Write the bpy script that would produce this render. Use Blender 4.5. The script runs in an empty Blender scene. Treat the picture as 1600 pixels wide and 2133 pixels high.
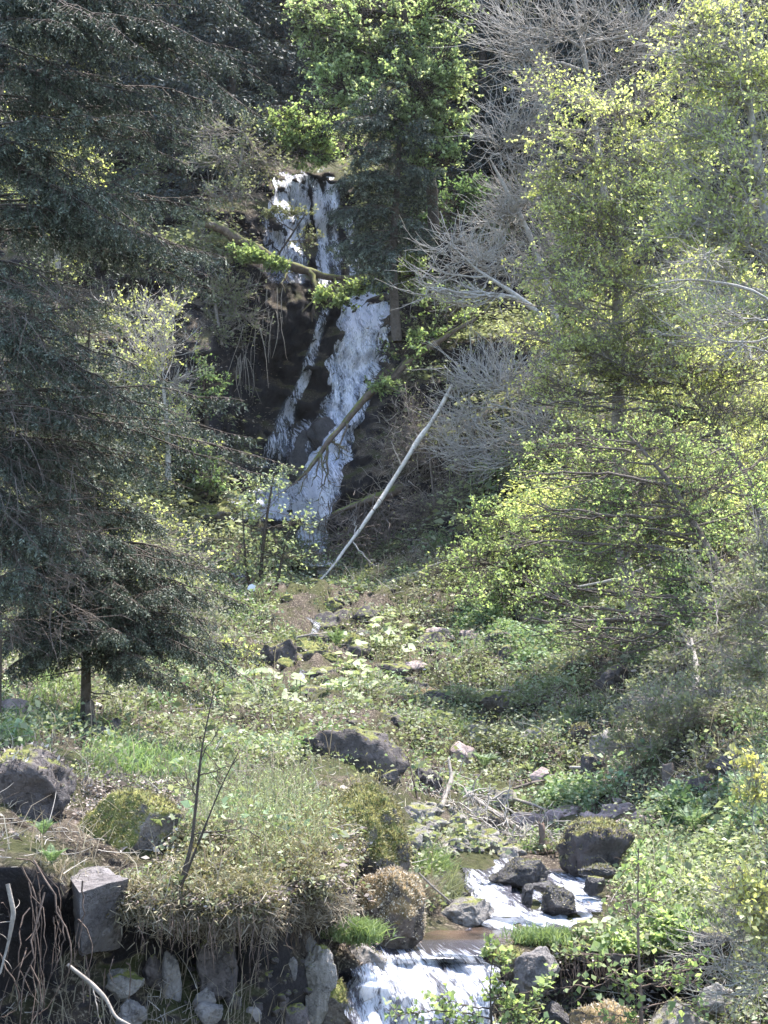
import bpy, math, random
import numpy as np
from mathutils import Vector
R = math.radians
rng = np.random.default_rng(7)
random.seed(7)
scene = bpy.context.scene
col = scene.collection

# ------------------------------------------------------------------ camera, sky, sun, exposure
PITCH = R(8.0)
FOV = R(40.0)
KK = 2 * math.tan(FOV / 2)
cam_d = bpy.data.cameras.new('camera')
cam = bpy.data.objects.new('camera', cam_d)
col.objects.link(cam)
cam.location = (0, 0, 0)
cam.rotation_euler = (math.pi / 2 + PITCH, 0, 0)
cam_d.sensor_fit = 'VERTICAL'
cam_d.angle = FOV
cam_d.clip_start = 0.1
cam_d.clip_end = 1000
scene.camera = cam

SUN_EL, SUN_AZ = 70.0, 42.0        # azimuth measured from +Y (straight ahead) towards +X (right)
world = bpy.data.worlds.new('World')
scene.world = world
world.use_nodes = True
wn = world.node_tree
wn.nodes.clear()
sky = wn.nodes.new('ShaderNodeTexSky')
sky.sky_type = 'NISHITA'
sky.sun_disc = False
sky.sun_elevation = R(SUN_EL)
sky.sun_rotation = R(SUN_AZ)
bg = wn.nodes.new('ShaderNodeBackground')
bg.inputs['Strength'].default_value = 0.15
wo = wn.nodes.new('ShaderNodeOutputWorld')
wn.links.new(sky.outputs[0], bg.inputs[0])
wn.links.new(bg.outputs[0], wo.inputs[0])
sun_d = bpy.data.lights.new('sun', 'SUN')
sun_d.energy = 3.6
sun_d.angle = R(0.5)
sun_d.color = (1.0, 0.95, 0.90)
sun = bpy.data.objects.new('sun', sun_d)
col.objects.link(sun)
sdir = Vector((math.cos(R(SUN_EL)) * math.sin(R(SUN_AZ)), math.cos(R(SUN_EL)) * math.cos(R(SUN_AZ)), math.sin(R(SUN_EL))))
sun.rotation_euler = sdir.to_track_quat('Z', 'Y').to_euler()
scene.view_settings.view_transform = 'Standard'
scene.view_settings.look = 'None'
scene.view_settings.gamma = 1
scene.view_settings.exposure = 2.3
scene.render.engine = 'CYCLES'
scene.cycles.max_bounces = 7
scene.cycles.diffuse_bounces = 3
scene.cycles.transparent_max_bounces = 10
scene.cycles.use_denoising = True

# ------------------------------------------------------------------ maths helpers
FW = np.array([0, math.cos(PITCH), math.sin(PITCH)])
UP = np.array([0, -math.sin(PITCH), math.cos(PITCH)])
RT = np.array([1.0, 0, 0])
PX = KK / 2133.0                    # metres per photo pixel at one metre

def ray(px, py):
    px = np.asarray(px, float); py = np.asarray(py, float)
    u = (px - 800) * PX; v = (1066.5 - py) * PX
    return FW + u[..., None] * RT + v[..., None] * UP

def W(px, py, d):
    return np.asarray(d, float)[..., None] * ray(px, py)

def _hash(ix, iy, iz, s):
    h = (ix * 374761393 + iy * 668265263 + iz * 1274126177 + s * 974711) & 0xffffffff
    h = ((h ^ (h >> 13)) * 1274126177) & 0xffffffff
    h = (h ^ (h >> 16)) & 0xffffffff
    return h / 4294967295.0 * 2 - 1

def vnoise(p, s=0):
    p = np.asarray(p, float)
    i = np.floor(p).astype(np.int64); f = p - i
    f = f * f * (3 - 2 * f)
    r = 0
    for dx in (0, 1):
        wx = f[..., 0] if dx else 1 - f[..., 0]
        for dy in (0, 1):
            wy = f[..., 1] if dy else 1 - f[..., 1]
            for dz in (0, 1):
                wz = f[..., 2] if dz else 1 - f[..., 2]
                r = r + wx * wy * wz * _hash(i[..., 0] + dx, i[..., 1] + dy, i[..., 2] + dz, s)
    return r

def fbm(p, freq, octs=4, s=0, gain=0.5):
    a, r = 1.0, 0
    p = np.asarray(p, float) * freq
    for k in range(octs):
        r = r + a * vnoise(p, s + k * 17)
        p = p * 2.03 + 11.3
        a *= gain
    return r

def nrm(v):
    return v / np.maximum(np.linalg.norm(v, axis=-1, keepdims=True), 1e-9)

def rdir(n, r=rng):
    return nrm(r.normal(size=(n, 3)))

# ------------------------------------------------------------------ object helpers
def mesh_data(name, V, F, mat, smooth=False, rnd=None, uv=None, foam=None):
    V = np.ascontiguousarray(V, dtype=np.float32).reshape(-1, 3)
    F = np.ascontiguousarray(F, dtype=np.int32)
    k = F.shape[1]
    me = bpy.data.meshes.new(name)
    me.vertices.add(len(V)); me.vertices.foreach_set('co', V.ravel())
    me.loops.add(F.size); me.loops.foreach_set('vertex_index', F.ravel())
    me.polygons.add(len(F)); me.polygons.foreach_set('loop_start', np.arange(0, F.size, k, dtype=np.int32))
    if smooth:
        me.polygons.foreach_set('use_smooth', np.ones(len(F), dtype=bool))
    if rnd is not None:
        a = me.attributes.new('rnd', 'FLOAT', 'POINT')
        a.data.foreach_set('value', np.ascontiguousarray(rnd, dtype=np.float32).ravel())
    if foam is not None:
        a = me.attributes.new('foam', 'FLOAT', 'POINT')
        a.data.foreach_set('value', np.ascontiguousarray(foam, dtype=np.float32).ravel())
    if uv is not None:
        l = me.uv_layers.new(name='UVMap')
        l.data.foreach_set('uv', np.ascontiguousarray(uv[F.ravel()], dtype=np.float32).ravel())
    me.update(calc_edges=True)
    me.materials.append(mat)
    return me

def put(name, me, loc=(0, 0, 0), parent=None):
    o = bpy.data.objects.new(name, me)
    col.objects.link(o)
    o.location = loc
    if parent is not None:
        o.parent = parent
    return o

def tag(o, label=None, cat=None, group=None, kind=None):
    if label: o['label'] = label
    if cat: o['category'] = cat
    if group: o['group'] = group
    if kind: o['kind'] = kind
    return o

def thing(name, label, cat, loc, group=None):
    e = bpy.data.objects.new(name, None)
    e.empty_display_size = 0.2
    col.objects.link(e)
    e.location = tuple(float(x) for x in loc)
    return tag(e, label, cat, group)

class Geo:
    """collects geometry of one face size"""
    def __init__(s, k=4):
        s.V = []; s.F = []; s.Rn = []; s.n = 0; s.k = k
    def add(s, V, F, rnd=None):
        V = V.reshape(-1, 3)
        s.V.append(V); s.F.append(F + s.n); s.n += len(V)
        s.Rn.append(np.zeros(len(V)) if rnd is None else rnd)
    def mesh(s, name, mat, origin=(0, 0, 0), smooth=False):
        if not s.V:
            return None
        return mesh_data(name, np.concatenate(s.V) - np.asarray(origin), np.concatenate(s.F), mat, smooth, np.concatenate(s.Rn))
    def build(s, name, mat, parent=None, origin=(0, 0, 0), smooth=False):
        me = s.mesh(name, mat, origin, smooth)
        if me is None: return None
        if parent is not None:
            return put(name, me, (0, 0, 0), parent)
        return put(name, me, origin)

def tubes(P, Rad, sides=4, geo=None):
    """P (N,K,3) polylines, Rad (N,K)"""
    N, K, _ = P.shape
    T = np.empty_like(P)
    T[:, 1:-1] = P[:, 2:] - P[:, :-2]; T[:, 0] = P[:, 1] - P[:, 0]; T[:, -1] = P[:, -1] - P[:, -2]
    T = nrm(T)
    ref = np.where(np.abs(T[..., 2:3]) > 0.9, np.array([1.0, 0, 0]), np.array([0, 0, 1.0]))
    A = nrm(np.cross(T, ref)); B = np.cross(T, A)
    ang = np.arange(sides) * 2 * math.pi / sides
    V = P[:, :, None] + Rad[:, :, None, None] * (np.cos(ang)[None, None, :, None] * A[:, :, None] + np.sin(ang)[None, None, :, None] * B[:, :, None])
    n = np.arange(N)[:, None, None] * K * sides
    k = np.arange(K - 1)[None, :, None] * sides
    s_ = np.arange(sides)[None, None, :]; s2 = (s_ + 1) % sides
    F = np.stack([n + k + s_, n + k + s2, n + k + sides + s2, n + k + sides + s_], -1).reshape(-1, 4)
    V = V.reshape(-1, 3)
    rn = np.repeat(rng.random(N), K * sides)
    if geo is not None:
        geo.add(V, F, rn)
    return V, F

def bez(P0, P1, P2, K=6, jit=0.0):
    t = np.linspace(0, 1, K)[None, :, None]
    P = (1 - t) ** 2 * P0[:, None] + 2 * t * (1 - t) * P1[:, None] + t ** 2 * P2[:, None]
    if jit:
        L = np.linalg.norm(P2 - P0, axis=-1)[:, None, None]
        j = rng.normal(size=P.shape) * jit * L
        j[:, 0] = 0
        P = P + j
    return P

def along(P, idx, t):
    """point on polylines P[idx] at parameter t in 0..1"""
    K = P.shape[1]
    x = np.clip(t, 0, 0.9999) * (K - 1); i = x.astype(int); f = (x - i)[:, None]
    a = P[idx, i]; b = P[idx, i + 1]
    return a * (1 - f) + b * f, nrm(b - a)

def leaves(pos, direc, nor, size, aspect=0.55, geo=None, fold=0.25, rnd=None):
    N = len(pos)
    direc = nrm(direc)
    side = nrm(np.cross(direc, nor)); nor = np.cross(side, direc)
    s = np.asarray(size)[:, None] if np.ndim(size) else size
    b = pos; tip = pos + direc * s
    m = pos + direc * s * 0.45
    l = m + side * s * aspect * 0.5 + nor * s * fold * aspect
    r = m - side * s * aspect * 0.5 + nor * s * fold * aspect
    V = np.stack([b, r, tip, l], 1).reshape(-1, 3)
    F = np.arange(4 * N).reshape(N, 4)
    rn = rng.random(N) if rnd is None else rnd
    geo.add(V, F, np.repeat(rn, 4))

# ------------------------------------------------------------------ materials
def newmat(name):
    m = bpy.data.materials.new(name); m.use_nodes = True
    t = m.node_tree; t.nodes.clear()
    return m, t, t.nodes.new('ShaderNodeOutputMaterial')

def ramp(t, stops, fac):
    r = t.nodes.new('ShaderNodeValToRGB')
    el = r.color_ramp.elements
    while len(el) < len(stops): el.new(0.5)
    for e, (p, c) in zip(el, stops):
        e.position = p; e.color = (c[0], c[1], c[2], 1)
    t.links.new(fac, r.inputs[0])
    return r.outputs[0]

def noise(t, scale, detail=5, vec=None, rough=0.6, dist=0.0):
    n = t.nodes.new('ShaderNodeTexNoise')
    n.inputs['Scale'].default_value = scale; n.inputs['Detail'].default_value = detail
    n.inputs['Roughness'].default_value = rough; n.inputs['Distortion'].default_value = dist
    if vec is not None: t.links.new(vec, n.inputs['Vector'])
    return n.outputs['Fac']

def math_(t, op, a, b=None, clamp=False):
    n = t.nodes.new('ShaderNodeMath'); n.operation = op; n.use_clamp = clamp
    for i, x in enumerate((a, b)):
        if x is None: continue
        if isinstance(x, (int, float)): n.inputs[i].default_value = x
        else: t.links.new(x, n.inputs[i])
    return n.outputs[0]

def maprange(t, v, a, b, c=0.0, d=1.0):
    n = t.nodes.new('ShaderNodeMapRange')
    n.inputs[1].default_value = a; n.inputs[2].default_value = b; n.inputs[3].default_value = c; n.inputs[4].default_value = d
    t.links.new(v, n.inputs[0])
    return n.outputs[0]

def mixc(t, f, a, b):
    n = t.nodes.new('ShaderNodeMix'); n.data_type = 'RGBA'
    if isinstance(f, (int, float)): n.inputs[0].default_value = f
    else: t.links.new(f, n.inputs[0])
    for i, x in ((6, a), (7, b)):
        if isinstance(x, tuple): n.inputs[i].default_value = (*x, 1)
        else: t.links.new(x, n.inputs[i])
    return n.outputs[2]

def bump(t, h, strength=0.5, dist=0.02):
    b = t.nodes.new('ShaderNodeBump'); b.inputs['Strength'].default_value = strength; b.inputs['Distance'].default_value = dist
    t.links.new(h, b.inputs['Height'])
    return b.outputs[0]

def geopos(t):
    g = t.nodes.new('ShaderNodeNewGeometry'); return g

def attr(t, name='rnd'):
    a = t.nodes.new('ShaderNodeAttribute'); a.attribute_name = name; return a.outputs['Fac']

def leafmat(name, stops, transl=0.45, tint=(1.15, 1.2, 0.75), patch=0.6, rough=0.6, spec=0.18):
    m, t, out = newmat(name)
    c = ramp(t, stops, attr(t))
    g = geopos(t)
    n = noise(t, patch, 3, g.outputs['Position'])
    hs = t.nodes.new('ShaderNodeHueSaturation')
    t.links.new(c, hs.inputs['Color'])
    hs.inputs['Saturation'].default_value = 0.71
    t.links.new(maprange(t, n, 0.3, 0.7, 0.75, 1.25), hs.inputs['Value'])
    t.links.new(maprange(t, n, 0.3, 0.7, 0.485, 0.51), hs.inputs['Hue'])
    p = t.nodes.new('ShaderNodeBsdfPrincipled')
    t.links.new(hs.outputs[0], p.inputs['Base Color'])
    p.inputs['Roughness'].default_value = rough
    p.inputs['Specular IOR Level'].default_value = spec
    tr = t.nodes.new('ShaderNodeBsdfTranslucent')
    mul = t.nodes.new('ShaderNodeMix'); mul.data_type = 'RGBA'; mul.blend_type = 'MULTIPLY'; mul.inputs[0].default_value = 1
    t.links.new(hs.outputs[0], mul.inputs[6]); mul.inputs[7].default_value = (*tint, 1)
    t.links.new(mul.outputs[2], tr.inputs[0])
    mx = t.nodes.new('ShaderNodeMixShader'); mx.inputs[0].default_value = transl
    t.links.new(p.outputs[0], mx.inputs[1]); t.links.new(tr.outputs[0], mx.inputs[2])
    t.links.new(mx.outputs[0], out.inputs[0])
    return m

def barkmat(name, c1, c2, moss=0.0, scale=14, mosscol=(0.10, 0.13, 0.03)):
    m, t, out = newmat(name)
    g = geopos(t)
    n = noise(t, scale, 6, g.outputs['Position'], 0.65)
    c = ramp(t, [(0.3, c1), (0.7, c2)], n)
    if moss > 0:
        sep = t.nodes.new('ShaderNodeSeparateXYZ'); t.links.new(g.outputs['Normal'], sep.inputs[0])
        n2 = noise(t, 4, 4, g.outputs['Position'])
        f = maprange(t, math_(t, 'ADD', math_(t, 'MULTIPLY', sep.outputs[2], 0.4), n2), 0.85 - moss, 1.0 - moss)
        c = mixc(t, f, c, mosscol)
    p = t.nodes.new('ShaderNodeBsdfPrincipled')
    t.links.new(c, p.inputs['Base Color']); p.inputs['Roughness'].default_value = 0.85
    p.inputs['Specular IOR Level'].default_value = 0.2
    t.links.new(bump(t, n, 0.8, 0.02), p.inputs['Normal'])
    t.links.new(p.outputs[0], out.inputs[0])
    return m

def rockmat(name, c1, c2, moss=0.3, mosscol=((0.07, 0.09, 0.02), (0.20, 0.19, 0.05)), rough=0.8, scale=3.0, lichen=0.25):
    m, t, out = newmat(name)
    g = geopos(t)
    pos = g.outputs['Position']
    n = noise(t, scale, 8, pos, 0.7)
    c = ramp(t, [(0.3, c1), (0.68, c2)], n)
    sp = noise(t, 26, 4, pos, 0.7)
    c = mixc(t, maprange(t, sp, 0.56, 0.68, 0, lichen), c, (0.42, 0.41, 0.37))
    dk = noise(t, 11, 5, pos, 0.75)
    c = mixc(t, maprange(t, dk, 0.36, 0.47, 0.75, 0), c, (c1[0] * 0.4, c1[1] * 0.4, c1[2] * 0.4))
    sep = t.nodes.new('ShaderNodeSeparateXYZ'); t.links.new(g.outputs['Normal'], sep.inputs[0])
    n2 = noise(t, 5.5, 6, pos, 0.7)
    f = maprange(t, math_(t, 'ADD', math_(t, 'MULTIPLY', sep.outputs[2], 0.45), n2), 1.0 - moss, 1.12 - moss)
    mc = ramp(t, [(0.35, mosscol[0]), (0.65, mosscol[1])], noise(t, 14, 4, pos))
    c = mixc(t, f, c, mc)
    p = t.nodes.new('ShaderNodeBsdfPrincipled')
    t.links.new(c, p.inputs['Base Color']); p.inputs['Roughness'].default_value = rough
    p.inputs['Specular IOR Level'].default_value = 0.3
    h = math_(t, 'ADD', math_(t, 'MULTIPLY', n, 0.7), math_(t, 'MULTIPLY', noise(t, 40, 4, pos, 0.7), 0.3))
    vo = t.nodes.new('ShaderNodeTexVoronoi'); vo.feature = 'DISTANCE_TO_EDGE'; vo.inputs['Scale'].default_value = 4.5
    wv = t.nodes.new('ShaderNodeVectorMath'); wv.operation = 'ADD'; nn = t.nodes.new('ShaderNodeTexNoise'); nn.inputs['Scale'].default_value = 5; nn.inputs['Detail'].default_value = 4
    t.links.new(pos, nn.inputs['Vector']); t.links.new(nn.outputs['Color'], wv.inputs[0]); t.links.new(pos, wv.inputs[1]); t.links.new(wv.outputs[0], vo.inputs['Vector'])
    h = math_(t, 'ADD', h, maprange(t, vo.outputs['Distance'], 0, .025, -.12, 0))
    t.links.new(bump(t, h, 1.0, 0.07), p.inputs['Normal'])
    t.links.new(p.outputs[0], out.inputs[0])
    return m

M = {}
M['bark_spruce'] = barkmat('bark_spruce', (0.045, 0.035, 0.027), (0.11, 0.09, 0.075))
M['bark_dead'] = barkmat('bark_dead', (0.07, 0.055, 0.045), (0.17, 0.14, 0.12))
M['bark_pale'] = barkmat('bark_pale', (0.20, 0.18, 0.155), (0.42, 0.385, 0.34))
M['bark_grey'] = barkmat('bark_grey', (0.15, 0.13, 0.11), (0.32, 0.28, 0.24))
M['bark_brown'] = barkmat('bark_brown', (0.10, 0.07, 0.055), (0.20, 0.145, 0.115))
M['birch'] = barkmat('birch', (0.35, 0.31, 0.27), (0.66, 0.61, 0.54), 0.10, 7, (0.16, 0.14, 0.07))
M['mossy_bark'] = barkmat('mossy_bark', (0.07, 0.05, 0.04), (0.18, 0.14, 0.11), 0.30, 10, (0.11, 0.115, 0.035))
M['twig_dark'] = barkmat('twig_dark', (0.03, 0.025, 0.02), (0.09, 0.07, 0.055))
M['root'] = barkmat('root', (0.05, 0.035, 0.028), (0.17, 0.125, 0.10))
M['rock_grey'] = rockmat('rock_grey', (0.10, 0.09, 0.08), (0.33, 0.30, 0.27), 0.20)
M['rock_plain'] = rockmat('rock_plain', (0.10, 0.09, 0.085), (0.27, 0.245, 0.23), -0.02, lichen=0.2)
M['rock_dark'] = rockmat('rock_dark', (0.035, 0.03, 0.03), (0.12, 0.10, 0.095), 0.20, lichen=0.1)
M['rock_wet'] = rockmat('rock_wet', (0.02, 0.02, 0.022), (0.08, 0.07, 0.068), 0.12, rough=0.3, lichen=0.12)
M['rock_mossy'] = rockmat('rock_mossy', (0.06, 0.05, 0.045), (0.2, 0.17, 0.15), 0.48)
M['rock_orange'] = rockmat('rock_orange', (0.07, 0.055, 0.045), (0.2, 0.16, 0.13), 0.50, ((0.12, 0.09, 0.035), (0.32, 0.22, 0.11)))
M['rock_pink'] = rockmat('rock_pink', (0.20, 0.15, 0.14), (0.42, 0.33, 0.31), 0.06)

M['needle'] = leafmat('needle', [(0, (0.028, 0.040, 0.028)), (0.5, (0.060, 0.080, 0.054)), (1, (0.19, 0.22, 0.15))], 0.12, (1, 1.1, 0.8))
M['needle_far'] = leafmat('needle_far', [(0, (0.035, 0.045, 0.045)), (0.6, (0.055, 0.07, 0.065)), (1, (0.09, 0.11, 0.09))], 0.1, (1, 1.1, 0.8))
M['needle_brown'] = leafmat('needle_brown', [(0, (0.05, 0.035, 0.03)), (0.6, (0.10, 0.075, 0.06)), (1, (0.16, 0.13, 0.10))], 0.1, (1, 1, 1))
M['leaf_fresh'] = leafmat('leaf_fresh', [(0, (0.11, 0.18, 0.035)), (0.5, (0.22, 0.33, 0.07)), (1, (0.46, 0.56, 0.20))], 0.58)
M['leaf_beech'] = leafmat('leaf_beech', [(0, (0.12, 0.19, 0.05)), (0.5, (0.26, 0.36, 0.11)), (1, (0.56, 0.62, 0.33))], 0.55)
M['leaf_green'] = leafmat('leaf_green', [(0, (0.05, 0.11, 0.03)), (0.5, (0.10, 0.19, 0.05)), (1, (0.19, 0.29, 0.09))], 0.45)
M['leaf_yellow'] = leafmat('leaf_yellow', [(0, (0.20, 0.23, 0.05)), (0.5, (0.38, 0.42, 0.11)), (1, (0.66, 0.68, 0.32))], 0.6, (1.25, 1.3, 0.7))
M['leaf_gold'] = leafmat('leaf_gold', [(0, (0.26, 0.27, 0.05)), (0.5, (0.46, 0.45, 0.10)), (1, (0.66, 0.66, 0.34))], 0.5, (1.2, 1.2, 0.6))
M['leaf_olive'] = leafmat('leaf_olive', [(0, (0.11, 0.13, 0.05)), (0.5, (0.20, 0.22, 0.09)), (1, (0.34, 0.36, 0.18))], 0.42, (1.1, 1.15, 0.8))
M['leaf_pale'] = leafmat('leaf_pale', [(0, (0.16, 0.22, 0.08)), (0.5, (0.30, 0.37, 0.14)), (1, (0.48, 0.52, 0.26))], 0.45, (1.1, 1.2, 0.8))
M['herb'] = leafmat('herb', [(0, (0.07, 0.09, 0.035)), (0.35, (0.14, 0.17, 0.065)), (0.7, (0.24, 0.27, 0.12)), (1, (0.46, 0.46, 0.28))], 0.35, (1.1, 1.2, 0.7), 0.8)
M['herb_green'] = leafmat('herb_green', [(0, (0.06, 0.12, 0.04)), (0.5, (0.14, 0.24, 0.085)), (1, (0.32, 0.42, 0.21))], 0.35, (1.1, 1.2, 0.7), 0.8)
M['grass'] = leafmat('grass', [(0, (0.07, 0.13, 0.03)), (0.5, (0.15, 0.25, 0.05)), (1, (0.33, 0.40, 0.13))], 0.4)
M['grass_dry'] = leafmat('grass_dry', [(0, (0.12, 0.09, 0.05)), (0.5, (0.27, 0.21, 0.12)), (1, (0.46, 0.40, 0.26))], 0.3, (1, 1, 0.9))
M['moss'] = leafmat('moss', [(0, (0.08, 0.075, 0.025)), (0.5, (0.20, 0.17, 0.06)), (1, (0.38, 0.33, 0.13))], 0.25, (1.1, 1.1, 0.7), 1.5)
M['moss_orange'] = leafmat('moss_orange', [(0, (0.16, 0.13, 0.07)), (0.5, (0.36, 0.28, 0.16)), (1, (0.70, 0.60, 0.44))], 0.2, (1.1, 1.0, 0.8), 1.5)
M['litter'] = leafmat('litter', [(0, (0.06, 0.04, 0.03)), (0.4, (0.17, 0.12, 0.09)), (0.8, (0.34, 0.27, 0.21)), (1, (0.60, 0.54, 0.46))], 0.1, (1, 1, 1), 1.0)
M['fern'] = leafmat('fern', [(0, (0.05, 0.10, 0.03)), (0.5, (0.10, 0.19, 0.05)), (1, (0.2, 0.3, 0.1))], 0.4)

def groundmat():
    m, t, out = newmat('ground_soil')
    g = geopos(t); pos = g.outputs['Position']
    n = noise(t, 2.2, 9, pos, 0.7)
    c = ramp(t, [(0.25, (0.02, 0.015, 0.012)), (0.5, (0.055, 0.042, 0.032)), (0.75, (0.14, 0.11, 0.085))], n)
    sp = noise(t, 30, 4, pos, 0.7)
    c = mixc(t, maprange(t, sp, 0.52, 0.62), c, (0.24, 0.20, 0.15))
    gr = noise(t, 0.9, 6, pos, 0.65)
    sep = t.nodes.new('ShaderNodeSeparateXYZ'); t.links.new(g.outputs['Normal'], sep.inputs[0])
    up = maprange(t, sep.outputs[2], 0.35, 0.7)
    gm = ramp(t, [(0.3, (0.03, 0.035, 0.012)), (0.7, (0.085, 0.085, 0.035))], noise(t, 12, 5, pos))
    c = mixc(t, math_(t, 'MULTIPLY', up, maprange(t, gr, 0.45, 0.56)), c, gm)
    rk = ramp(t, [(0.3, (0.010, 0.009, 0.011)), (0.7, (0.055, 0.048, 0.048))], noise(t, 1.3, 8, pos, 0.7))
    steep = maprange(t, sep.outputs[2], 0.5, 0.25)
    c = mixc(t, steep, c, rk)
    p = t.nodes.new('ShaderNodeBsdfPrincipled')
    t.links.new(c, p.inputs['Base Color']); p.inputs['Roughness'].default_value = 0.9
    p.inputs['Specular IOR Level'].default_value = 0.15
    h = math_(t, 'ADD', noise(t, 9, 8, pos, 0.75), math_(t, 'MULTIPLY', noise(t, 45, 3, pos), 0.35))
    t.links.new(bump(t, h, 1.0, 0.08), p.inputs['Normal'])
    t.links.new(p.outputs[0], out.inputs[0])
    return m
M['ground'] = groundmat()
M['rock_block'] = rockmat('rock_block', (0.075, 0.064, 0.062), (0.22, 0.20, 0.195), moss=-0.5, lichen=0.12)

def fallmat(name, thresh=0.46, soft=0.08, sx=26, sy=2.2, white=(0.82, 0.84, 0.9), clear=0.0):
    """falling water: white strands of foam, clear water between them; UV x across, y along the flow (metres)"""
    m, t, out = newmat(name)
    uv = t.nodes.new('ShaderNodeUVMap')
    mp = t.nodes.new('ShaderNodeMapping'); mp.inputs['Scale'].default_value = (sx, sy, 1)
    t.links.new(uv.outputs[0], mp.inputs[0])
    n1 = noise(t, 1.0, 7, mp.outputs[0], 0.68, 0.9)
    mp2 = t.nodes.new('ShaderNodeMapping'); mp2.inputs['Scale'].default_value = (sx * 0.22, sy * 0.16, 1)
    t.links.new(uv.outputs[0], mp2.inputs[0])
    n2 = noise(t, 1.0, 3, mp2.outputs[0], 0.5)
    s = math_(t, 'ADD', math_(t, 'MULTIPLY', n1, 0.6), math_(t, 'MULTIPLY', n2, 0.4))
    s = math_(t, 'ADD', s, math_(t, 'MULTIPLY', math_(t, 'SUBTRACT', attr(t, 'foam'), 0.5), 0.30))
    f = maprange(t, s, thresh, thresh + soft)
    d = t.nodes.new('ShaderNodeBsdfPrincipled'); t.links.new(mixc(t, maprange(t, noise(t, 1.6, 4, mp.outputs[0], .7), .38, .62), (white[0] * .72, white[1] * .75, white[2] * .84), white), d.inputs['Base Color']); d.inputs['Roughness'].default_value = 0.35
    t.links.new(bump(t, n1, 0.7, 0.06), d.inputs['Normal'])
    tl = t.nodes.new('ShaderNodeBsdfTranslucent'); tl.inputs[0].default_value = (*white, 1)
    fm = t.nodes.new('ShaderNodeMixShader'); fm.inputs[0].default_value = 0.4
    t.links.new(d.outputs[0], fm.inputs[1]); t.links.new(tl.outputs[0], fm.inputs[2])
    gl = t.nodes.new('ShaderNodeBsdfGlossy'); gl.inputs[0].default_value = (0.8, 0.85, 0.95, 1); gl.inputs['Roughness'].default_value = 0.15
    t.links.new(bump(t, n1, 0.8, 0.08), gl.inputs['Normal'])
    tp = t.nodes.new('ShaderNodeBsdfTransparent'); tp.inputs[0].default_value = (0.92, 0.95, 1, 1)
    cm = t.nodes.new('ShaderNodeMixShader'); cm.inputs[0].default_value = 0.14
    t.links.new(tp.outputs[0], cm.inputs[1]); t.links.new(gl.outputs[0], cm.inputs[2])
    if clear:
        dk = t.nodes.new('ShaderNodeBsdfPrincipled'); dk.inputs['Base Color'].default_value = (.075, .07, .085, 1); dk.inputs['Roughness'].default_value = .12
        t.links.new(bump(t, n1, 0.8, 0.08), dk.inputs['Normal'])
        c2 = t.nodes.new('ShaderNodeMixShader'); c2.inputs[0].default_value = clear
        t.links.new(cm.outputs[0], c2.inputs[1]); t.links.new(dk.outputs[0], c2.inputs[2]); cm = c2
    mx = t.nodes.new('ShaderNodeMixShader'); t.links.new(f, mx.inputs[0])
    t.links.new(cm.outputs[0], mx.inputs[1]); t.links.new(fm.outputs[0], mx.inputs[2])
    t.links.new(mx.outputs[0], out.inputs[0])
    return m
M['falls'] = fallmat('falls', 0.455, 0.10, 22, 5.5, (.96, .95, 1.0))
M['cascade'] = fallmat('cascade', 0.462, 0.10, 38, 12.0, (0.86, 0.88, 0.92), .75)
M['rapids'] = fallmat('rapids', 0.468, 0.09, 20, 14, (0.86, 0.88, 0.92), .8)

def poolmat():
    m, t, out = newmat('pool_water')
    g = geopos(t); pos = g.outputs['Position']
    mp = t.nodes.new('ShaderNodeMapping'); mp.inputs['Scale'].default_value = (1, 0.6, 1); t.links.new(pos, mp.inputs[0])
    n = noise(t, 9, 5, mp.outputs[0], 0.6, 0.6)
    f = maprange(t, math_(t, 'ADD', noise(t, 16, 6, mp.outputs[0], 0.7, 1.0), math_(t, 'MULTIPLY', attr(t, 'foam'), 0.5)), 0.72, 0.84)
    c = ramp(t, [(0.35, (0.03, 0.022, 0.016)), (0.7, (0.10, 0.065, 0.045))], noise(t, 2.5, 4, pos))
    c = mixc(t, f, c, (0.85, 0.87, 0.92))
    p = t.nodes.new('ShaderNodeBsdfPrincipled')
    t.links.new(c, p.inputs['Base Color'])
    t.links.new(maprange(t, f, 0, 1, 0.06, 0.5), p.inputs['Roughness'])
    p.inputs['Specular IOR Level'].default_value = 0.6
    t.links.new(bump(t, n, 0.8, 0.05), p.inputs['Normal'])
    t.links.new(p.outputs[0], out.inputs[0])
    return m
M['pool'] = poolmat()

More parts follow.
